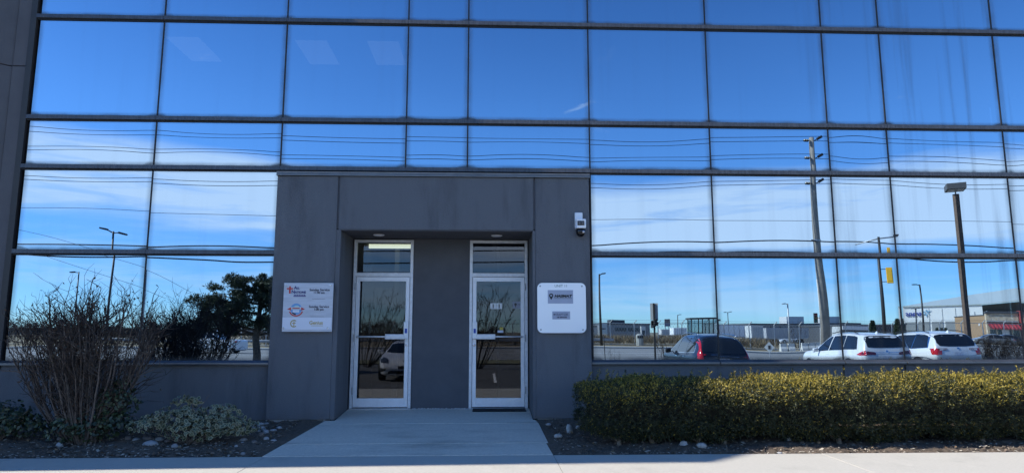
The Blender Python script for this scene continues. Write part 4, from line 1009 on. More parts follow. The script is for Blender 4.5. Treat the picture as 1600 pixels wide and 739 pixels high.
# dark blue estate: tall red lamps climbing the rear pillars, bright trim round the windows
p = mir(1134, 545, 11.5)
frame = [(.105, .635), (.10, .66), (.135, .915), (.19, .95), (.50, .95), (.56, .93), (.62, .83), (.70, .64), (.64, .60), (.33, .617)]
make_car('parked_car', 'dark blue estate car parked tail first with tall red lamps on its rear pillars', 'car', (p.x, p.y, lotz(p.y)),
  dict(dim=(4.75, 1.92, 1.66), paint=NAVYP, wheel=.36, rails=M_CHROME, fin=.15, mirror_x=.63, mirror_mat=M_BLACK, patches=[
    ('window_trim', frame, 'side', M_CHROME, True)]+
    [(a, b, c, M_CARGLASS2, True) for a, b, c, d, e in side_glass(M_CARGLASS2, .105)]+[
    ('rear_window', [(-.74, .665), (-.64, .90), (-.4, .93), (.4, .93), (.64, .90), (.74, .665), (.4, .65), (-.4, .65)], 'rear', M_CARGLASS, False),
    ('windscreen', [(-.74, .70), (-.62, .93), (.62, .93), (.74, .70)], 'front', M_CARGLASS, False),
    ('tail_light', [(.735, .90), (.70, .90), (.775, .70), (.825, .70)], 'rear', M_TAIL, True), ('tail_light', [(.775, .70), (.77, .62), (.75, .52), (.89, .52), (.90, .60), (.825, .70)], 'rear', M_TAIL, True),
    ('tail_light', [(.008, .53), (.035, .53), (.03, .60), (.012, .63)], 'side', M_TAIL, True),
    ('licence_plate', [(-.17, .49), (-.17, .56), (.17, .56), (.17, .49)], 'rear', M_PLATEC, False),
    ('tailgate_trim', [(-.5, .595), (-.5, .605), (.5, .605), (.5, .595)], 'rear', M_CHROME, False),
    ('bumper', [(-.9, .13), (-.9, .25), (.9, .25), (.9, .13)], 'rear', M_TRIM, False),
    ('door_handle', [(.30, .545), (.30, .56), (.345, .56), (.345, .545)], 'side', M_CHROME, True), ('door_handle', [(.475, .54), (.475, .555), (.52, .555), (.52, .54)], 'side', M_CHROME, True)]), LOTG)
# white three row sport utility with thin dark lamps
p = mir(1388, 545, 13.9)
make_car('parked_car', 'white sport utility car with thin dark tail lamps, left of the other white one', 'car', (p.x, p.y, lotz(p.y)),
  dict(dim=(5.0, 1.96, 1.76), paint=WHITE1, wheel=.38, rails=M_TRIM, fin=.13, mirror_x=.64, patches=side_glass(M_CARGLASS, .09)+[
    ('rear_window', [(-.70, .70), (-.72, .90), (-.5, .93), (.5, .93), (.72, .90), (.70, .70), (.4, .69), (-.4, .69)], 'rear', M_CARGLASS, False),
    ('windscreen', [(-.74, .70), (-.62, .93), (.62, .93), (.74, .70)], 'front', M_CARGLASS, False),
    ('tail_light', [(.44, .545), (.44, .60), (.84, .625), (.93, .56), (.88, .545)], 'rear', M_TAILD, True),
    ('tail_light', [(.0, .54), (.0, .63), (.02, .63), (.085, .545), (.05, .53)], 'side', M_TAIL, True),
    ('lamp_bar', [(-.46, .585), (-.46, .60), (.46, .60), (.46, .585)], 'rear', M_CHROME, False),
    ('licence_plate', [(-.17, .44), (-.17, .525), (.17, .525), (.17, .44)], 'rear', M_PLATEC, False),
    ('badge', [(-.06, .62), (0, .645), (.06, .62), (0, .60)], 'rear', M_CHROME, False),
    ('bumper', [(-.9, .12), (-.9, .25), (.9, .25), (.9, .12)], 'rear', M_TRIM, False),
    ('door_handle', [(.30, .545), (.30, .56), (.345, .56), (.345, .545)], 'side', WHITE2, True), ('door_handle', [(.475, .54), (.475, .555), (.52, .555), (.52, .54)], 'side', WHITE2, True)]), LOTG, kind='boxy')
p = mir(1499, 545, 14.4)
make_car('parked_car', 'white sport utility car with angular red and clear tail lamps, nearest the leafless hedge', 'car', (p.x, p.y, lotz(p.y)),
  dict(dim=(4.95, 2.0, 1.76), paint=WHITE2, wheel=.38, rails=M_TRIM, fin=.12, mirror_x=.64, patches=[('window_trim', [(.088, .64), (.11, .91), (.16, .945), (.3, .945), (.3, .625)], 'side', M_CHROME, True)]+side_glass(M_CARGLASS, .09)+[
    ('rear_window', [(-.66, .675), (-.74, .74), (-.70, .90), (-.45, .925), (.45, .925), (.70, .90), (.74, .74), (.66, .675), (.3, .66), (-.3, .66)], 'rear', M_CARGLASS, False),
    ('windscreen', [(-.74, .70), (-.62, .93), (.62, .93), (.74, .70)], 'front', M_CARGLASS, False),
    ('tail_light', [(.66, .49), (.64, .575), (.91, .61), (.91, .56), (.86, .49)], 'rear', M_TAIL, True), ('tail_light', [(.42, .59), (.42, .62), (.90, .625), (.91, .61), (.64, .575)], 'rear', M_TAILD, True),
    ('lamp_lens', [(.44, .592), (.44, .612), (.72, .615), (.72, .575)], 'rear', M_LAMPW, True),
    ('tail_light', [(.0, .5), (.0, .62), (.02, .63), (.06, .62), (.035, .5)], 'side', M_TAIL, True),
    ('badge', [(-.05, .60), (-.05, .635), (.05, .635), (.05, .60)], 'rear', M_CHROME, False),
    ('licence_plate', [(-.17, .46), (-.17, .54), (.17, .54), (.17, .46)], 'rear', M_PLATEC, False),
    ('bumper', [(-.9, .12), (-.9, .28), (.9, .28), (.9, .12)], 'rear', M_TRIM, False),
    ('door_handle', [(.30, .545), (.30, .56), (.345, .56), (.345, .545)], 'side', M_CHROME, True), ('door_handle', [(.475, .54), (.475, .555), (.52, .555), (.52, .54)], 'side', M_CHROME, True)]), LOTG)
# white electric saloon, nose towards the doors
def sedan_spec(pt):
    return dict(dim=(4.69, 1.85, 1.44), paint=pt, wheel=.335, mirror_x=.64, belt=.63, axles=(.20, .81), patches=[
    ('side_window', [(.24, .66), (.27, .80), (.36, .915), (.47, .93), (.475, .655)], 'side', M_CARGLASS, True), ('side_window', [(.49, .655), (.49, .93), (.56, .90), (.66, .76), (.70, .68), (.62, .645)], 'side', M_CARGLASS, True),
    ('windscreen', [(-.80, .70), (-.62, .95), (-.3, .975), (.3, .975), (.62, .95), (.80, .70), (.4, .675), (-.4, .675)], 'front', M_CARGLASS, False),
    ('rear_window', [(-.74, .76), (-.6, .95), (.6, .95), (.74, .76)], 'rear', M_CARGLASS, False),
    ('headlight', [(.54, .44), (.60, .535), (.80, .585), (.90, .52), (.86, .455)], 'front', M_HEAD, True),
    ('air_intake', [(.62, .285), (.62, .315), (.90, .335), (.90, .22), (.82, .24)], 'front', M_TRIM, True),
    ('lower_grille', [(-.56, .20), (-.5, .27), (.5, .27), (.56, .20)], 'front', M_TRIM, False),
    ('licence_plate', [(-.17, .31), (-.17, .38), (.17, .38), (.17, .31)], 'front', M_TRIM, False),
    ('badge', [(-.03, .505), (0, .47), (.03, .505), (0, .515)], 'front', M_TRIM, False),
    ('tail_light', [(.5, .60), (.5, .66), (.9, .68), (.9, .60)], 'rear', M_TAIL, True)])
p = mir(629, 560, 13.6, .8)
make_car('parked_car', 'white low electric saloon parked nose towards the doors, seen in the left glass door', 'car', (p.x, p.y-4.69, lotz(p.y)), sedan_spec(WHITE2), LOTG, heading=90, kind='sedan')
# pickup passing on the road
p = mir(276, 549, 49)
pk = dict(dim=(5.9, 2.0, 1.9), paint=WHITE2, wheel=.40, mirror_x=.62, axles=(.2, .81), belt=.61, patches=[
    ('side_window', [(.36, .66), (.375, .90), (.48, .93), (.485, .65)], 'side', M_CARGLASS, True), ('side_window', [(.495, .65), (.495, .93), (.56, .92), (.62, .83), (.68, .69), (.66, .64)], 'side', M_CARGLASS, True),
    ('tail_light', [(.0, .46), (.0, .57), (.02, .58), (.02, .46)], 'side', M_TAIL, True), ('bumper', [(0, .14), (0, .24), (.07, .24), (.07, .14)], 'side', M_TRIM, True),
    ('headlight', [(.95, .46), (.94, .54), (.985, .50), (.985, .46)], 'side', M_LAMPW, True), ('windscreen', [(-.74, .70), (-.62, .93), (.62, .93), (.74, .70)], 'front', M_CARGLASS, False)])
make_car('pickup_truck', 'white pickup truck on the road beyond the pine, seen through the leafless shrub', 'pickup truck', (p.x+5.9, p.y+.8, LOT-.03), pk, None, heading=194, kind='pickup')
# far parked cars, dark ones behind the leafless hedge and small ones by the fence
def plain(pt, d=(4.6, 1.85, 1.55)):
    return dict(dim=d, paint=pt, patches=side_glass(M_CARGLASS, .10)+[('rear_window', [(-.72, .68), (-.64, .90), (.64, .90), (.72, .68)], 'rear', M_CARGLASS, False), ('windscreen', [(-.74, .70), (-.62, .93), (.62, .93), (.74, .70)], 'front', M_CARGLASS, False), ('tail_light', [(.6, .55), (.6, .62), (.9, .62), (.9, .55)], 'rear', M_TAIL, True)])
FARG = 'cars parked far off beyond the road'
for px, L_, pt, lb, hd in ((1548, 70, BLACKP, 'black car parked before the brown restaurant wall', 20), (1590, 66, SILV, 'grey car parked before the restaurant awning', 200), (1250, 140, WHITE2, 'small white car parked beside the concrete blocks along the fence', 180), (1640, 60, REDP, 'red car parked at the far right of the restaurant', 10)):
    p = mir(px, 540, L_); make_car('parked_car', lb, 'car', (p.x, p.y, LOT-.02 if L_ < 100 else LOT+.1), plain(pt, (4.6, 1.85, 1.42)), FARG, heading=hd, kind='sedan')

# ------------------------------------------------------------------ street furniture beyond the lot (seen in the glass)
def ground(px, L, z=LOT):
    p = mir(px, 518, L); p.z = z; return p
def topz(px, py, L): return mir(px, py, L).z
# concrete utility pole and its lines
UL = 35
b0 = ground(1287, UL); zt = topz(1270, 217, UL)
up_ = thing('utility_pole', 'tall round concrete utility pole with three pairs of dark insulators', 'utility pole', b0)
fix0(MB().tube([(b0.x, b0.y, LOT-.3), (b0.x, b0.y, zt*.35), (b0.x, b0.y, zt*.7), (b0.x, b0.y, zt)], [.30, .255, .205, .165], 16).build('pole', M_CGREY, None, smooth=True), up_)
M_INS = mat('brown_insulator', (.03, .028, .03), .3)
att = []
for py in (222, 250, 287):
    z = topz(1270, py, UL)
    for sx, dz, ln_ in ((-1, 0, .50), (1, .35, .58)):
        a = Vector((b0.x+sx*.15, b0.y+.12, z-.02)); e = Vector((b0.x+sx*(.15+ln_), b0.y+.15, z+dz*.9)); d = (e-a)
        ins = MB().tube([a, a+d*.3], .035, 6)
        for k in range(5): ins.lathe([(.05, 0), (.10, .02), (.10, .05), (.05, .08)], a+d*(.3+.13*k), d, 10)
        fix0(ins.build('insulator', M_INS, None), up_); att.append(e)
for py in (377, 400):
    z = topz(1275, py, UL); fix0(MB().lathe([(.27, 0), (.27, .12)], (b0.x, b0.y, z-.06), (0, 0, 1), 14).build('strap_band', M_STEEL, None), up_)
    fix0(MB().obox((b0.x-.3, b0.y+.2, z-.05), (.16, 0, -.04), (0, .04, 0), (0, 0, .05)).build('cable_clamp', M_DARKSTEEL, None), up_)
M_WIRE = mat('black_wire', (.012, .012, .013), .5)
def wire(label, pts, rad, L=UL, cat='power line'):
    q = [mir(x, y, L) for x, y in pts]; V = []
    for i in range(len(q)-1):                      # catmull-rom
        p0, p1, p2, p3 = q[max(i-1, 0)], q[i], q[i+1], q[min(i+2, len(q)-1)]
        for k in range(8):
            t = k/8; V.append(.5*((2*p1)+(p2-p0)*t+(2*p0-5*p1+4*p2-p3)*t*t+(3*p1-p0-3*p2+p3)*t**3))
    V.append(q[-1]); o = MB().tube(V, rad, 5).build('power_line', M_WIRE, None, smooth=True, recalc=False)
    return tag(o, label, cat, 'overhead lines along the road')
NM = ['topmost wire on the utility pole, at its upper right insulator', 'wire at the upper left insulator, second from the top', 'wire at the middle right insulator of the utility pole', 'wire at the middle left insulator of the utility pole', 'wire at the lower right insulator of the utility pole', 'wire at the lower left insulator of the utility pole']
rows = [[(-160, 186), (40, 197), (445, 210), (735, 217), (1000, 219), (1280, 215), (1560, 224), (1900, 226)],
        [(-160, 194), (40, 205), (445, 217), (735, 224), (1000, 226), (1262, 222), (1560, 231), (1900, 234)],
        [(-160, 221), (40, 229), (445, 240), (735, 246), (1000, 248), (1282, 243), (1560, 253), (1900, 256)],
        [(-160, 228), (40, 235), (445, 246), (735, 252), (1000, 254), (1263, 250), (1560, 260), (1900, 263)],
        [(-160, 272), (40, 276), (445, 283), (735, 287), (1000, 287), (1284, 281), (1560, 289), (1900, 290)],
        [(-160, 278), (40, 282), (445, 290), (735, 293), (1000, 294), (1264, 287), (1560, 296), (1900, 298)]]
for nm_, pt_ in zip(NM, rows): wire(nm_, pt_, .020)
wire('single thin wire below the insulators of the utility pole', [(-160, 322), (40, 327), (445, 338), (800, 344), (1275, 346), (1600, 348), (1900, 350)], .016)
wire('thick cable strapped to the utility pole under the single wire', [(-160, 377), (40, 384), (445, 388), (900, 386), (1110, 380), (1275, 378), (1590, 390), (1900, 388)], .045)
wire('lowest heavy cable bundle strapped to the utility pole', [(-160, 385), (40, 397), (300, 402), (445, 408), (900, 404), (1110, 396), (1275, 397), (1590, 405), (1900, 400)], .05)
wire('thin service wire sloping down from the far left towards the shrub', [(20, 359), (100, 379), (230, 420), (300, 455)], .014, 44)
wire('second thin service wire sloping below the first at the far left', [(20, 384), (100, 408), (210, 445), (260, 465)], .014, 44)

# brown lamp post with a box head
LL = 21.; b0 = ground(1513, LL); zt = topz(1497, 303, LL)
lp = thing('street_lamp', 'brown square lamp post with one large dark box head, behind the white cars', 'street lamp', b0)
fix0(MB().box(b0.x-.105, b0.x+.105, b0.y-.105, b0.y+.105, LOT-.3, zt).build('post', M_BROWN, None, bevel=.01), lp)
hd = MB(); a = R(-62); u = Vector((math.cos(a), math.sin(a), 0)); v = Vector((-u.y, u.x, 0)); c = Vector((b0.x, b0.y, zt+.34))
hd.obox(c, u*.48, v*.40, Vector((0, 0, .15)))
fix0(hd.build('lamp_head', mat('lamp_head_grey', (.10, .095, .09), .55), None, bevel=.015), lp)
fix0(MB().obox(c-Vector((0, 0, .157)), u*.40, v*.32, Vector((0, 0, .004))).build('lens', mat('lamp_lens', (.4, .4, .38), .3), None), lp)
ar = MB()
for s_ in (-1, 1):
    ar.tube([(b0.x, b0.y, zt-.02), tuple(c+u*s_*.22-Vector((0, 0, .15)))], .016, 6)
fix0(ar.build('bracket', M_DARKSTEEL, None), lp)

def street_lamp(label, px_top, py_top, px_base, L, arms, m_, rad=.09, alen=1.2, zb=LOT, rz=0, cant=.06):
    b = ground(px_base, L, zb); zt = topz(px_top, py_top, L)
    t = thing('street_lamp', label, 'street lamp', b, rz, 'street lamps along the road and beyond')
    MB().tube([(0, 0, 0), (0, 0, (zt-zb)*.5), (0, 0, zt-zb)], [rad, rad*.8, rad*.6], 10).build('pole', m_, t, smooth=True)
    for s_ in arms:
        MB().tube([(0, 0, zt-zb-.12), (s_*alen*.5, 0, zt-zb+.02+cant*s_*.5)], rad*.42, 6).build('arm', m_, t, smooth=True)
        MB().prism([(s_*alen*.42, zt-zb-.06+cant*s_*.5), (s_*alen*.45, zt-zb+.08+cant*s_*.5), (s_*alen*.95, zt-zb+.06+cant*s_), (s_*alen, zt-zb-.02+cant*s_), (s_*alen*.9, zt-zb-.06+cant*s_)], 'y', -.14, .14).build('lamp_head', m_, t)
    return t
street_lamp('dark lamp post with two flat heads, one on each side, above the leafless shrub', 171, 365, 166, 38, (-1, 1), M_DARKSTEEL, .10, .95, cant=-.20)
street_lamp('small dark lamp post with one head to its left, over the leafless shrub', 113, 422, 112, 66, (-1,), M_DARKSTEEL, .10, 1.0)
street_lamp('slim dark lamp post with a short head, next to the right edge of the entrance', 927, 430, 938, 68, (1,), M_DARKSTEEL, .16, .75)
street_lamp('pale lamp post with one head to its left behind the chain link fence', 1232, 474, 1234, 84, (-1,), M_STEEL, .13, .75)
street_lamp('dark lamp post with one long flat head to its left before the white hangar', 1427, 442, 1440, 78, (-1,), M_DARKSTEEL, .16, 1.1)
street_lamp('thin distant lamp post before the hangar lettering', 1420, 481, 1428, 120, (-1, 1), M_DARKSTEEL, .15, .9)
street_lamp('thin distant lamp post with two short heads behind the bus shelter', 1142, 486, 1146, 140, (-1, 1), M_DARKSTEEL, .12, .9)
street_lamp('thin distant lamp post beside the billboard', 1058, 492, 1058, 150, (1,), M_DARKSTEEL, .14, .9)
street_lamp('short pale pole with a bent top left of the leafless shrub twigs', 226, 420, 222, 56, (), M_STEEL, .14, .5)
# traffic signals
def signal_head(par, c, m_, back, sc_=1.0, face=1):
    """a three-lamp head; face=+1 shows its lenses to the building"""
    o = MB().obox(c, (.18*sc_, 0, 0), (0, .10*sc_, 0), (0, 0, .50*sc_)).build('signal_head', m_, par, bevel=.02*sc_)
    for k, cl_ in zip((-1, 0, 1), ('signal_green', 'signal_amber', 'signal_red')):
        cc = Vector(c)+Vector((0, face*.10*sc_, k*.31*sc_))
        MB().lathe([(.12*sc_, 0), (.12*sc_, .012)], cc, (0, face, 0), 14).build('lens', mat(cl_+'_unlit', {'signal_green': (.02, .10, .07), 'signal_amber': (.2, .11, .02), 'signal_red': (.22, .02, .02)}[cl_], .3), o)
        MB().tube([cc+Vector((0, face*.0, .13*sc_)), cc+Vector((0, face*.2*sc_, .12*sc_))], .05*sc_, 6).build('visor', M_BLACK, o)
    bx_ = MB().obox(Vector(c)-Vector((0, face*.105*sc_, 0)), (.13*sc_, 0, 0), (0, .01, 0), (0, 0, .36*sc_)).build('back_plate', m_, o)
    return o
SL = 34; b = ground(1383, SL); zt = topz(1378, 372, SL)
ts = thing('traffic_signal', 'traffic signal on a mast arm, seen from its yellow back behind the white cars', 'traffic signal', b, R(28))
h = zt-LOT
MB().tube([(0, 0, 0), (0, 0, h*.5), (0, 0, h)], [.13, .11, .08], 12).build('pole', M_DARKSTEEL, ts, smooth=True)
hz = topz(1389, 430, SL)-LOT; hx = mir(1389, 430, SL).x-b.x; z2 = topz(1384, 393, SL)-LOT
signal_head(ts, (hx, .05, hz), M_YELLOW, None, 1.05, -1)
signal_head(ts, (mir(1386, 402, SL).x-b.x-.02, .3, z2-.15), M_YELLOW, None, .55, -1)
for dz in (-.42, .42): MB().tube([(0, 0, hz+dz), (hx, .03, hz+dz)], .025, 6).build('bracket', M_DARKSTEEL, ts)
az_ = topz(1345, 382, SL)-LOT; ax_ = mir(1338, 382, SL).x-b.x; bx_ = mir(1396, 374, SL).x-b.x
MB().tube([(ax_, .0, az_-.05), (0, 0, h-.12), (bx_, 0, h-.02)], [.035, .05, .04], 8).build('mast_arm', M_STEEL, ts, smooth=True)
MB().obox((bx_-.05, 0, h+.06), (.10, 0, 0), (0, .06, 0), (0, 0, .05)).build('sensor', M_DARKSTEEL, ts)
SL = 62; b = ground(1281, SL); zt = topz(1278, 437, SL)
t2 = thing('traffic_signal', 'white signal pole with two small signal heads beside the concrete utility pole', 'traffic signal', b); h = zt-LOT
MB().tube([(0, 0, 0), (0, 0, h*.5), (0, 0, h)], [.15, .12, .10], 10).build('pole', mat('white_pole', (.62, .63, .64), .5), t2, smooth=True)
MB().tube([(0, 0, h-.05), (.45, 0, h+.05)], .05, 6).build('arm', M_STEEL, t2); MB().tube([(0, 0, h*.62), (.45, 0, h*.70)], .04, 6).build('arm', M_STEEL, t2)
hz = topz(1272, 495, SL)-LOT
signal_head(t2, (-.55, .05, hz), M_DARKSTEEL, None, 1.0, 1); signal_head(t2, (.32, .05, hz+.05), M_YELLOW, None, .95, -1)
for sx in (-.3, .2): MB().tube([(0, 0, hz), (sx, .03, hz)], .03, 6).build('bracket', M_DARKSTEEL, t2)
# parking sign seen from behind, dark cap hung on its post
SL = 15; b = ground(1022, SL, LOT); zt = topz(1020, 474, SL)
t3 = thing('sign_post', 'tall sign plate seen from behind on a steel post with a dark bundle tied on', 'sign', b, R(20)); h = zt-LOT
bx('post', -.032, .032, -.03, .03, -.1, h, M_DARKSTEEL, t3)
bx('sign_plate', -.14, .14, -.05, -.042, h-.60, h, mat('plate_back', (.62, .61, .56), .6), t3)
bn = MB(); r = random.Random(3); hz = topz(1021, 505, SL)-LOT
for k in range(7):
    a0 = r.uniform(0, 6.28); bn.tube([Vector((.10*math.cos(a0+q*.6)*(1+.2*r.random()), .07*math.sin(a0+q*.6), hz-.14+.28*((k+q*.3)/8.)+r.uniform(-.03, .03))) for q in range(7)], .032, 6)
bn.build('tied_bundle', mat('dark_cloth', (.035, .035, .04), .8), t3, smooth=True)
# yellow diamond seen from behind
SL = 46; b = ground(1203, SL, LOT); c = mir(1203, 536, SL)
t4 = thing('road_sign', 'pale diamond road sign seen from behind at the far kerb', 'road sign', b, R(16))
MB().tube([(0, 0, 0), (0, 0, c.z-LOT+.1)], .03, 6).build('post', M_STEEL, t4)
s_ = .40; MB().prism([(0, c.z-LOT-s_), (s_, c.z-LOT), (0, c.z-LOT+s_), (-s_, c.z-LOT)], 'y', .03, .045).build('sign_plate', mat('plate_pale', (.55, .55, .52), .5), t4)
MB().obox((0, .055, c.z-LOT), (.09, 0, 0), (0, .01, 0), (0, 0, .14)).build('back_bracket', M_DARKSTEEL, t4)
# litter bin
SL = 70; b = ground(998, SL, LOT+.11)
t5 = thing('litter_bin', 'concrete litter bin with dark openings standing before the chain link fence', 'litter bin', b)
MB().lathe([(.42, 0), (.44, .3), (.44, 1.15), (.40, 1.3), (.2, 1.42)], (0, 0, 0), (0, 0, 1), 10).build('body', mat('bin_grey', (.33, .33, .31), .8), t5)
for k in (-1, 0, 1): MB().obox((k*.25, .43-.06*abs(k), 1.05), (.10, 0, 0), (0, .03, 0), (0, 0, .15)).build('opening', M_BLACK, t5)
# thin marker stake
b = ground(944, 19, LOT); MB().tube([b, (b.x-.05, b.y, topz(940, 523, 19))], .018, 6).build('marker_stake', M_DARKSTEEL)
tag(bpy.data.objects['marker_stake'], 'thin dark stake in the lot edge right beside the entrance', 'stake')
# bus shelter
SL = 70; a, c = mir(1076, 500, SL), mir(1126, 500, SL); ww = c.x-a.x
t6 = thing('bus_shelter', 'glass bus shelter with a dark flat roof across the road', 'bus shelter', (a.x, a.y, LOT+.11)); H6 = a.z-LOT-.05
M_SHG = glass_mat('shelter_glass', .12, (.9, .95, 1), (.55, .62, .66), False)
bx('roof', -.25, ww+.25, -.9, .9, H6-.02, H6+.16, M_DARKSTEEL, t6)
for i in range(4):
    for y in (-.75, .75): bx('frame_post', i*ww/3-.05, i*ww/3+.05, y-.05, y+.05, 0, H6-.021, M_DARKSTEEL, t6)
for i in range(3):
    bx('glass_panel', i*ww/3+.052, (i+1)*ww/3-.052, -.76, -.745, .2, H6-.1, M_SHG, t6)
bx('glass_panel', -.01, .01, -.69, .69, .2, H6-.1, M_SHG, t6)
bx('bench', .5, ww-.5, -.6, -.25, .42, .47, M_STEEL, t6)
# guard rail along the far verge
x0_, x1_ = mir(120, 530, 68).x, mir(958, 530, 68).x
gr_ = thing('guard_rail', 'steel guard rail on short posts along the far side of the road', 'guard rail', (x0_, -68, LOT+.11)); gl_ = x1_-x0_
zg = topz(940, 529.5, 68)-LOT-.11
MB().prism([(.02, zg-.30), (.07, zg-.24), (.02, zg-.17), (.02, zg-.13), (.07, zg-.06), (.02, zg), (-.02, zg), (-.02, zg-.30)], 'x', 0, gl_).build('rail', M_STEEL, gr_)
k = 0.
while k < gl_: bx('post', k-.08, k+.08, -.2, -.02, 0, zg-.03, M_DARKSTEEL, gr_); k += 3.8
# chain link fence with barbed wire arms
FY = -71.; fx0, fx1 = -22., 78.
fn = thing('chain_link_fence', 'tall chain link fence with barbed wire along the airfield', 'fence', (fx0, FY, LOT+.1))
fh = topz(1000, 503, 71)-LOT
M_FENCE = mat('fence_steel', (.45, .45, .44), .5, .4)
k = 0
while fx0+k < fx1:
    MB().tube([(k, 0, 0), (k, 0, fh-.25), (k+.28, .22, fh+.12)], .06, 6).build('post', M_FENCE, fn); k += 2.9
for z in (fh-.28, .12): MB().tube([(0, .0, z), (fx1-fx0, 0, z)], .035, 5).build('rail', M_FENCE, fn)
for q in (0, .5, 1): MB().tube([(q*.28, q*.22, fh-.25+.37*q), (fx1-fx0, q*.22, fh-.25+.37*q)], .014, 4).build('barbed_wire', M_WIRE, fn)
ms = MB(); hgt = fh-.4; step = .34; nn = int((fx1-fx0)/step)
for i in range(nn):
    for s_ in (-1, 1):
        xa = i*step; xb = xa+s_*hgt*.55
        if not (0 <= xb <= fx1-fx0): continue
        w_ = .009; ms.add([(xa-w_, .01, .12), (xa+w_, .01, .12), (xb+w_, .01, hgt+.12), (xb-w_, .01, hgt+.12)], [(0, 1, 2, 3)])
o = ms.build('wire_mesh', M_FENCE, fn, recalc=False); o['kind'] = 'stuff'
# concrete blocks along the fence
for k, px in enumerate((1224, 1236, 1256, 1266, 1276, 1288)):
    b = ground(px, 66.5, LOT+.1)
    mb = MB().prism([(-.30, 0), (.30, 0), (.26, .25), (.12, .5), (.12, .8), (-.12, .8), (-.12, .5), (-.26, .25)], 'x', -.34, .34).build('concrete_block', mat('block_white', (.58, .57, .54), .9, var=.15), None, loc=b)
    tag(mb, 'one of the pale concrete barrier blocks in a row along the fence', 'barrier', 'concrete blocks along the fence')

# ------------------------------------------------------------------ far buildings (seen in the glass)
M_GWALL = mat('grey_cladding', (.20, .21, .225), .7, var=.08); M_DWALL = mat('dark_cladding', (.07, .075, .085), .6); M_PALE = mat('pale_cladding', (.52, .53, .53), .7, var=.05); M_BROWNW = mat('brown_stucco', (.34, .22, .125), .9, var=.1); M_WINF = mat('far_window', (.03, .04, .05), .1, spec=.8)
def block(name, label, cat, pxl, pxr, pytop, L, depth, m_, floor=LOT+.1, group=None):
    a, c = mir(pxl, pytop, L), mir(pxr, pytop, L); h = a.z-floor; ww = c.x-a.x
    t = thing(name, label, cat, (a.x, -L, floor), 0, group)
    bx('wall', 0, ww, -depth, 0, 0, h, m_, t)
    bx('roof', -.15, ww+.15, -depth-.15, .15, h+.005, h+.35, M_DWALL, t)
    return t, ww, h
t, ww, h = block('low_building', 'low grey office block with two dark window bands beyond the field', 'building', 946, 1014, 507.5, 175, 30, M_GWALL)
for k in (.20, .50): bx('window', ww*k, ww*(k+.26), .003, .08, h*.50, h*.78, M_WINF, t)
bx('entrance', ww*.78, ww*.88, .003, 1.2, 0, h*.9, M_PALE, t); bx('door', ww*.80, ww*.86, 1.203, 1.26, 0, h*.6, M_WINF, t)
bx('rooftop_unit', ww*.15, ww*.5, -8, -4, h+.36, h+1.3, M_DWALL, t)
t, ww, h = block('low_building', 'pale shed with a dark roof left of the low grey office block', 'building', 900, 944, 512, 190, 20, M_PALE)
bx('window', ww*.3, ww*.6, .003, .06, h*.4, h*.75, M_WINF, t)
t, ww, h = block('warehouse', 'long grey warehouse behind the trailers, its white roof edge above', 'building', 1178, 1345, 505, 150, 40, M_GWALL)
for k in range(12): bx('wall_rib', ww*k/12, ww*k/12+.25, .003, .12, 0, h, M_DWALL, t)
for k in (.40, .72): bx('rooftop_unit', ww*k, ww*k+4, -9, -5, h+.36, h+2.0, M_PALE, t)
t, ww, h = block('warehouse', 'dark flat roofed warehouse with a white band behind the white cars', 'building', 1316, 1410, 507, 130, 40, M_DWALL)
bx('fascia', 0, ww*.42, .003, .3, h*.72, h*.98, M_WHITE, t)
for k in range(5): bx('dock_door', ww*(.05+k*.19), ww*(.05+k*.19)+2.6, .003, .06, 0, h*.55, M_PALE, t)
t, ww, h = block('low_building', 'distant pale terminal shed left of the pickup truck', 'building', -60, 440, 514, 330, 30, M_GWALL)
for k in range(24): bx('window', ww*(k+.2)/24, ww*(k+.75)/24, .003, .2, h*.4, h*.7, M_WINF, t)
# white trailers and box trucks in the yard
def trailer(label, pxl, pxr, pytop, L, m_):
    a, c = mir(pxl, pytop, L), mir(pxr, pytop, L); ww = c.x-a.x; h = a.z-LOT-.1
    t = thing('box_trailer', label, 'trailer', (a.x, -L, LOT+.1), 0, 'trailers in the yard beyond the fence')
    bx('box', 0, ww, -2.6, 0, 1.1, h, m_, t, .03); bx('side_rail', .1, ww-.1, .003, .05, 1.02, 1.2, M_STEEL, t)
    for k in range(1, 7): bx('wall_rib', ww*k/7-.04, ww*k/7+.04, .003, .045, 1.21, h-.1, M_STEEL, t)
    for fx in (.14, .24, .82): MB().lathe([(.48, 0), (.5, .05), (.5, .3), (.48, .35)], (ww*fx, .02, .5), (0, -1, 0), 14).build('wheel', M_RUBBER, t)
    bx('bumper', 0, .12, -2.4, -.2, .55, 1.0, M_DARKSTEEL, t); return t
trailer('white box trailer end on beside the grey warehouse', 1178, 1196, 506, 105, M_PALE)
trailer('long white trailer behind the bus shelter', 1122, 1176, 505, 118, M_WHITE)
trailer('grey box trailer in the yard, right part behind the lamp post', 1200, 1262, 509, 112, mat('trailer_grey', (.36, .37, .39), .6))
trailer('short white trailer left of the bus shelter', 1032, 1050, 514, 120, M_PALE)
trailer('white van body with a dark end just left of the bus shelter', 1051, 1072, 512, 112, M_WHITE)
trailer('pale box trailer behind the white cars', 1308, 1316, 508, 100, M_PALE)
# billboard
a = mir(1037, 499, 140); t = thing('billboard', 'small grey and blue billboard on two posts beyond the fence', 'billboard', (a.x, -140, LOT+.1)); h = a.z-LOT
bx('panel', 0, 1.25*1.0, -.15, 0, h-1.6, h, mat('billboard_brown', (.22, .19, .18), .7), t); bx('panel', 0, 1.25, .003, .03, h-1.6, h-.9, mat('billboard_blue', (.10, .12, .20), .7), t)
for x in (.2, 1.0): bx('post', x-.07, x+.07, -.3, -.16, 0, h-.2, M_STEEL, t)
t.scale = (1, 1, 1)
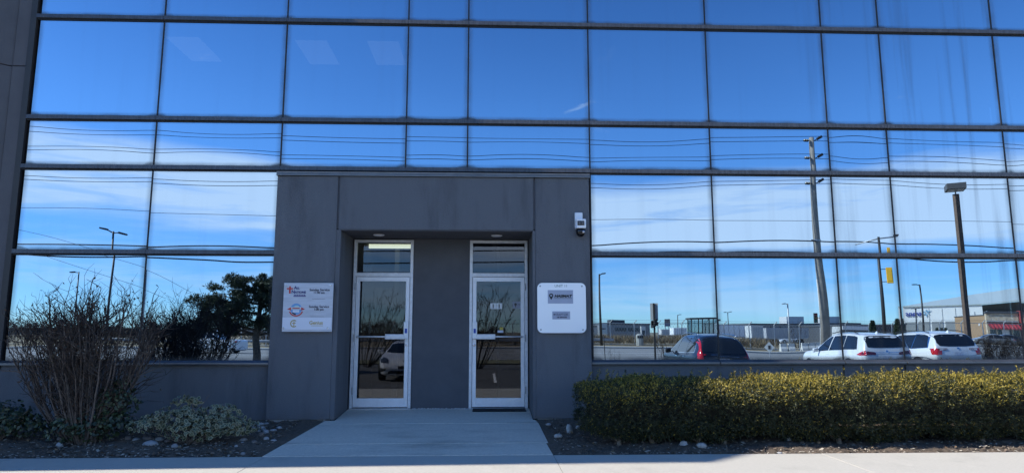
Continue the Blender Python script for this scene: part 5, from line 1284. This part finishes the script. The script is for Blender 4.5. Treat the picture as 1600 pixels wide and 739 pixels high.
# small hoarding by the entrance edge
a, c = mir(935, 507, 95), mir(948, 524, 95); t = thing('notice_board', 'pale notice board on posts beyond the guard rail beside the entrance', 'sign', (a.x, -95, LOT+.1))
bx('panel', 0, c.x-a.x, -.08, 0, c.z-LOT, a.z-LOT, mat('notice_pale', (.45, .50, .50), .6), t)
for x in (.1, c.x-a.x-.1): bx('post', x-.05, x+.05, -.2, -.085, 0, a.z-LOT-.1, M_STEEL, t)
bx('print_band', .15, (c.x-a.x)*.8, .003, .01, (a.z+c.z)/2-LOT-.1, (a.z+c.z)/2-LOT+.08, M_INK, t)
# hangar with lettering
HLd = 300.; HTH = R(34)
a = mir(1404, 480, HLd); zb = LOT+.1
hg = thing('aircraft_hangar', 'huge white aircraft hangar with a sloping grey roof and blue lettering', 'hangar', (a.x, -HLd, zb), HTH)
def along(px, py, th):                 # where a sight line meets an upright wall that starts at a and turns by th
    d = fw+rt*((px-800)/F_PX)-up*((py-369.5)/F_PX); k = d.x/d.y; Yv0 = -a.y if a.y < 0 else a.y
    t = (CAM.x+k*(Yv0-CAM.y)-a.x)/(math.cos(th)+k*math.sin(th)); Yv = Yv0-t*math.sin(th)
    return (t, CAM.z+d.z/d.y*(Yv-CAM.y)-zb)
def hp(px, py): return along(px, py, HTH)
e0, e1 = hp(1404, 477.5), hp(1538, 473); r0_, r1_ = hp(1403, 474), hp(1760, 436); e2 = hp(1700, 462)
M_HW = mat('white_cladding', (.82, .82, .79), .7, var=.03, vscale=.2); M_HR = mat('hangar_roof', (.46, .52, .51), .6)
MB().prism([(0, 0), (e1[0], 0), (e1[0], e1[1]), (0, e0[1])], 'y', -60, 0).build('wall', M_HW, hg)
MB().prism([(e1[0]+.01, 0), (e2[0], 0), (e2[0], e2[1]), (e1[0]+.01, e1[1]-4)], 'y', -60, -25).build('wall', M_HW, hg)
# roof slopes back from the eaves: higher ridge behind, rising to the right
MB().add([(0, .6, e0[1]), (e1[0], .6, e1[1]), (e2[0], .6, e2[1]+1), (e2[0], -60, e2[1]+9.5), (e1[0], -60, e1[1]+7.6), (0, -60, e0[1]+2.2), (0, .6, e0[1]-.5), (e1[0], .6, e1[1]-.5), (e2[0], .6, e2[1]), (e2[0], -60, e2[1]+8.5), (e1[0], -60, e1[1]+6.6), (0, -60, e0[1]+1.4)],
         [(0,1,4,5),(1,2,3,4),(6,11,10,7),(7,10,9,8),(0,6,7,1),(1,7,8,2),(2,8,9,3),(3,9,10,4),(4,10,11,5),(5,11,6,0)]).build('roof', M_HR, hg)
MB().add([(e1[0], .58, e1[1]-.6), (e2[0], .58, e2[1]-.1), (e2[0], -24, e2[1]-3), (e1[0], -24, e1[1]-5.5)], [(0, 1, 2, 3)]).build('canopy_underside', mat('canopy_grey', (.13, .15, .18), .7), hg, recalc=False)
for k in range(1, 6): bx('wall_seam', e1[0]*k/6-.12, e1[0]*k/6+.12, .003, .12, 0, e0[1]-1.2, mat('seam_grey', (.40, .41, .41), .7), hg)
for k in range(4): bx('roller_door', e1[0]*(.02+k*.17), e1[0]*(.02+k*.17)+4.6, .003, .3, 0, 6.2, mat('roller_grey', (.30, .31, .30), .7), hg)
M_BLUEL = mat('blue_lettering', (.02, .05, .32), .5)
tx, tz = hp(1436, 493)
text_mesh('lettering', 'trans', 3.4, M_BLUEL, hg, (tx, .4, tz), 'LEFT', '+Y', ext=.1, shear=.15, bold=.05)
sx_, sz_ = hp(1443, 488); M_CY = mat('light_blue_star', (.16, .42, .62), .5)
for k in range(6):
    a1 = R(90+k*60); u = (math.cos(a1), math.sin(a1)); v = (-u[1], u[0]); l1, l2 = .5, 2.3 if k % 2 else 1.8
    MB().prism([(sx_+u[0]*l1-v[0]*.15, sz_+u[1]*l1-v[1]*.15), (sx_+u[0]*l2*.5-v[0]*.22, sz_+u[1]*l2*.5-v[1]*.22), (sx_+u[0]*l2, sz_+u[1]*l2), (sx_+u[0]*l2*.5+v[0]*.22, sz_+u[1]*l2*.5+v[1]*.22), (sx_+u[0]*l1+v[0]*.15, sz_+u[1]*l1+v[1]*.15)], 'y', .2, .4).build('star_ray', M_CY, hg)
# restaurant: brown box, stone front, striped awning
RL = 108.; a = mir(1543, 492, RL); zb = LOT+.05; RTH = R(20)
rs = thing('restaurant', 'brown flat roofed restaurant with a stone front and a red striped awning', 'restaurant', (a.x, -RL, zb), RTH)
def rp_(px, py): return along(px, py, RTH)
w1 = 0.; _, h1 = rp_(1543, 492.5); w2, h2 = rp_(1597, 487); _, h2a = rp_(1543, 489.5); w3, h3 = rp_(1700, 480); RD = -20.
bx('wall', .3, w3, RD, -.32, 0, h1, M_BROWNW, rs); bx('roof', .2, w3, RD-.1, -.33, h1+.003, h1+.18, M_DWALL, rs)
M_STONEF = mat('stone_veneer', (.42, .30, .19), .9, col2=(.62, .54, .42), vscale=2.2, bump=.8, bscale=4)
bx('stone_front', w1, w2, -.3, .5, 0, h2a, M_STONEF, rs); bx('cornice', w1-.1, w2+.1, -.31, .75, h2a+.003, h2a+.4, M_DWALL, rs)
_, zc_ = rp_(1543, 503.5); bx('lamp_shelf', w1-.1, w2-.2, .503, 1.1, zc_, zc_+.22, mat('shelf_grey', (.33, .34, .36), .6), rs)
n = 16; aw0, az0 = rp_(1543, 504); _, az1 = rp_(1543, 515); awd = w2-.3-(w1+.05)
for k in range(n):
    xa, xb = w1+.05+awd*k/n, w1+.05+awd*(k+1)/n
    MB().add([(xa, .52, az0-.05), (xb, .52, az0-.05), (xb, 2.0, az1+.25), (xa, 2.0, az1+.25), (xa, 2.0, az1), (xb, 2.0, az1), (xa, .52, az0-.1), (xb, .52, az0-.1)], [(0,1,2,3),(3,2,5,4),(6,4,5,7)]).build('awning_stripe', mat('awning_red', (.50, .05, .06), .7) if k % 2 else mat('awning_dark_red', (.20, .02, .03), .7), rs, recalc=False)
for k in range(4):
    xa = w1+.35+k*awd/4; bx('window', xa, xa+awd/5, .503, .56, .4, az1-.05, M_WINF, rs)
    MB().tube([(xa+.3, .9, zc_+.24), (xa+.3, 1.2, zc_+.7)], .05, 5).build('wall_lamp', M_STEEL, rs)
bx('door_frame', w1+awd*.46, w1+awd*.70, .57, .66, 0, az1-.1, M_WHITE, rs); MB().lathe([(.55, 0), (.55, .06)], (w1+awd*.58, .70, az1-1.1), (0, 1, 0), 18).build('door_emblem', M_WHITE, rs)
bx('red_front', w2+.105, w3, -.31, 1.2, 0, h3-.4, mat('red_panel', (.36, .06, .06), .7), rs)
MB().lathe([(.25, 0), (.25, .12)], (.297, -4.5, h1*.62), (-1, 0, 0), 12).build('wall_lamp', M_WHITE, rs)
for k in (-2., -9.): MB().tube([(1., k, h1), (1., k, h1+.9)], .14, 6).build('roof_vent', M_STEEL, rs)
MB().tube([(.285, -.7, 0), (.285, -.7, h1-.2)], .05, 6).build('downpipe', M_DWALL, rs)

# ------------------------------------------------------------------ trees and hedges beyond the lot (seen in the glass)
NEED = [mat('pine_needle', (.035, .055, .022), .7, trans=.1), mat('pine_needle_light', (.06, .08, .035), .7, trans=.1), mat('pine_needle_dark', (.02, .034, .018), .7)]
M_PBARK = mat('pine_bark', (.10, .085, .07), .95, var=.4, vscale=12)
def place_on(o, L, px, z=LOT): b = ground(px, L, z); o.location = b; return b
# pine
PL = 19.; b = ground(404, PL); top = topz(410, 430, PL)-LOT
pn = thing('pine_tree', 'spreading dark pine with a thick trunk beside the road, left of the entrance pier', 'tree', b)
r = random.Random(12); rg_ = np.random.default_rng(12)
tk = MB(); tr_ = [Vector((0, 0, -.1)), Vector((.03, 0, .8)), Vector((-.05, 0, 1.5)), Vector((.06, .05, 2.3)), Vector((.12, 0, top*.8)), Vector((.2, 0, top*.97))]
tk.tube(tr_, [.19, .16, .14, .11, .06, .02], 9); tk.build('trunk', M_PBARK, pn, smooth=True)
lb = MB(); CP = []
limbs = [(1.25, -2.0, .30), (1.45, 1.1, .55), (1.5, -1.3, .85), (1.8, -1.9, .9), (1.85, 1.3, .8), (2.1, -1.2, 1.0), (2.3, 1.0, 1.2), (2.5, -1.7, .5), (2.7, .9, 1.1), (2.9, -1.0, .5), (3.1, .7, .8), (3.3, -.5, .7), (1.6, .3, .9), (2.0, -.4, 1.0), (2.6, .3, .9)]
zs_ = top/4.1
for k, (z, dx, up2) in enumerate(limbs):
    z = max(z, 1.62)*zs_; dy = r.uniform(-1.0, 1.0); p0 = Vector((.05, 0, z)); p2 = Vector((dx*1.3-.2, dy, z+up2*zs_*.75)); p1 = p0.lerp(p2, .5)+Vector((0, 0, -.06))
    lb.tube([p0, p1, p2], [.055, .035, .012], 6)
    for q in range(r.randint(9, 13)):
        t = r.uniform(.35, 1.08); c = p0.lerp(p2, t)+Vector((r.gauss(0, .22), r.gauss(0, .25), r.gauss(.08, .13))); CP.append((c, r.uniform(.2, .36)))
for q in range(10): CP.append((Vector((.15+r.gauss(0, .16), r.gauss(0, .16), top*r.uniform(.82, 1.0))), .15))
for q in range(9): CP.append((Vector((.75+r.gauss(0, .2), r.gauss(0, .16), top*r.uniform(.80, .98))), .15))
lb.build('limb', M_PBARK, pn, smooth=True)
cc = np.array([tuple(c) for c, _ in CP]); cr_ = np.array([q for _, q in CP]); idx = rg_.integers(0, len(cc), 9000)
dv = norm(rg_.normal(size=(9000, 3)))*np.array([1, 1, .6]); Pn = cc[idx]+dv*cr_[idx][:, None]*rg_.uniform(.2, 1, (9000, 1))
V, F, MI = leaves(rg_, Pn, dv+np.array([0, 0, .7]), .13, .03, 6, .6, 3, .07)
mesh_fast('needles', V, F, NEED, MI, pn)
# conical spruces in the distance
def spruce(label, px, pytop, L, seed):
    b = ground(px, L); h = topz(px, pytop, L)-LOT; t = thing('spruce_tree', label, 'tree', b, 0, 'spruces behind the white cars')
    MB().tube([(0, 0, 0), (0, 0, h)], [.12, .02], 6).build('trunk', M_PBARK, t)
    g = np.random.default_rng(seed); P_ = []; D_ = []
    for k in range(520):
        f = g.random()**.8; z = h*(.12+.88*f); rr = (1-f)*h*.24*(.55+.45*abs(math.sin(f*26)))*g.uniform(.3, 1); a = g.uniform(0, 6.28)
        P_.append((rr*math.cos(a), rr*math.sin(a), z)); D_.append((math.cos(a), math.sin(a), .2))
    V, F, MI = leaves(g, np.array(P_), np.array(D_), h*.07, h*.018, 5, .5, 3, h*.03); mesh_fast('needles', V, F, NEED, MI, t)
spruce('dark conical spruce standing clear behind the left white car', 1365, 500, 62, 1); spruce('taller dark spruce between the two white cars', 1404, 498, 70, 2)
for k, px in enumerate((1462, 1470, 1477)): spruce(['leftmost', 'middle', 'rightmost'][k]+' of three small round conifers before the hangar, left of the brown restaurant', px, 514, 72, 5+k)
# leafless trees and hedge
M_FARTW = mat('bare_branch', (.075, .06, .05), .9)
def bare(name, label, cat, b, H, Wd, Dp, ns, sub, seed, m_=M_FARTW, group=None, lean=0):
    t = thing(name, label, cat, b, 0, group); s_, w_, tips = branchy(seed, H, Wd, Dp, ns, sub, lean=lean)
    s_.build('stem', m_, t, recalc=False); w_.build('twig', m_, t, recalc=False); return t
for k, (px, L) in enumerate(((1545, 15.5), (1572, 15.2), (1600, 15.6), (1630, 15.3), (1660, 15.5))):
    b = ground(px, L); bare('leafless_hedge', ['leafless dark hedge shrub next to the right white car', 'leafless dark hedge shrub second from the right white car', 'leafless dark hedge shrub at the right edge of the glass', 'leafless hedge shrub just past the right edge', 'last leafless hedge shrub beyond the right edge'][k], 'hedge', b, 1.55, 1.0, .8, 40, 5, 40+k, M_TWIG2, 'leafless hedge shrubs behind the lot')
def mird(px, L): p = mir(px, 518, L, .8); p.z = LOT; return p
bare('bare_tree', 'leafless spreading tree seen in the left glass door', 'tree', mird(575, 24), topz(600, 470, 24)-LOT+.4, 2.6, 2, 12, 6, 71, lean=.9)
bare('bare_tree', 'leafless many stemmed small tree seen in the right glass door', 'tree', mird(748, 22), topz(760, 446, 22)-LOT+.3, 2.6, 1.6, 12, 5, 72, lean=.75)
bare('bare_tree', 'small leafless tree before the long grey warehouse', 'tree', ground(1246, 88), topz(1246, 500, 88)-LOT, 3.2, 2.5, 14, 5, 73)
bare('roadside_brush', 'leafless scrub in the verge just left of the dark blue car', 'scrub', ground(1035, 16), 1.35, 1.6, .5, 16, 3, 74, M_TWIG2)
bare('roadside_brush', 'small tuft of dry stems in the verge by the marker stake', 'scrub', ground(957, 22), 1.0, .9, .5, 10, 2, 75, M_TWIG2)
# dense far scrub row behind the road, dark mass seen in the doors
g = np.random.default_rng(9); n = 9000
xx = np.concatenate([g.uniform(-60, 9, n)]); P_ = np.stack([xx, -76+g.normal(size=n)*1.2, LOT+.1+g.random(n)**.7*(2.1+.5*np.sin(xx*.7)+.35*np.sin(xx*1.9))], 1)
V, F, MI = leaves(g, P_, np.array([0, 0, 1.])+g.normal(size=(n, 3))*.5, .55, .05, 4, .35, 2, .2)
tag(mesh_fast('scrub_row', V, F, [M_TWIG2, mat('scrub_brown', (.10, .075, .05), .9)], MI), 'far row of brown leafless scrub along the airfield fence', 'scrub', None, 'stuff')
# tall dry weeds along the fence
n = 7000; xx = g.uniform(8, 42, n); P_ = np.stack([xx, FY+1.0+g.normal(size=n)*1.4-3, LOT+.1+g.random(n)*.5], 1)
V, F, MI = leaves(g, P_, np.array([0, 0, 1.])+g.normal(size=(n, 3))*.3, .8, .035, 3, .25, 2, .2)
tag(mesh_fast('dry_weeds', V, F, [mat('weed_tan', (.26, .20, .12), .9), mat('weed_brown', (.15, .11, .07), .9)], MI), 'tall tan weeds growing along the chain link fence', 'weeds', None, 'stuff')
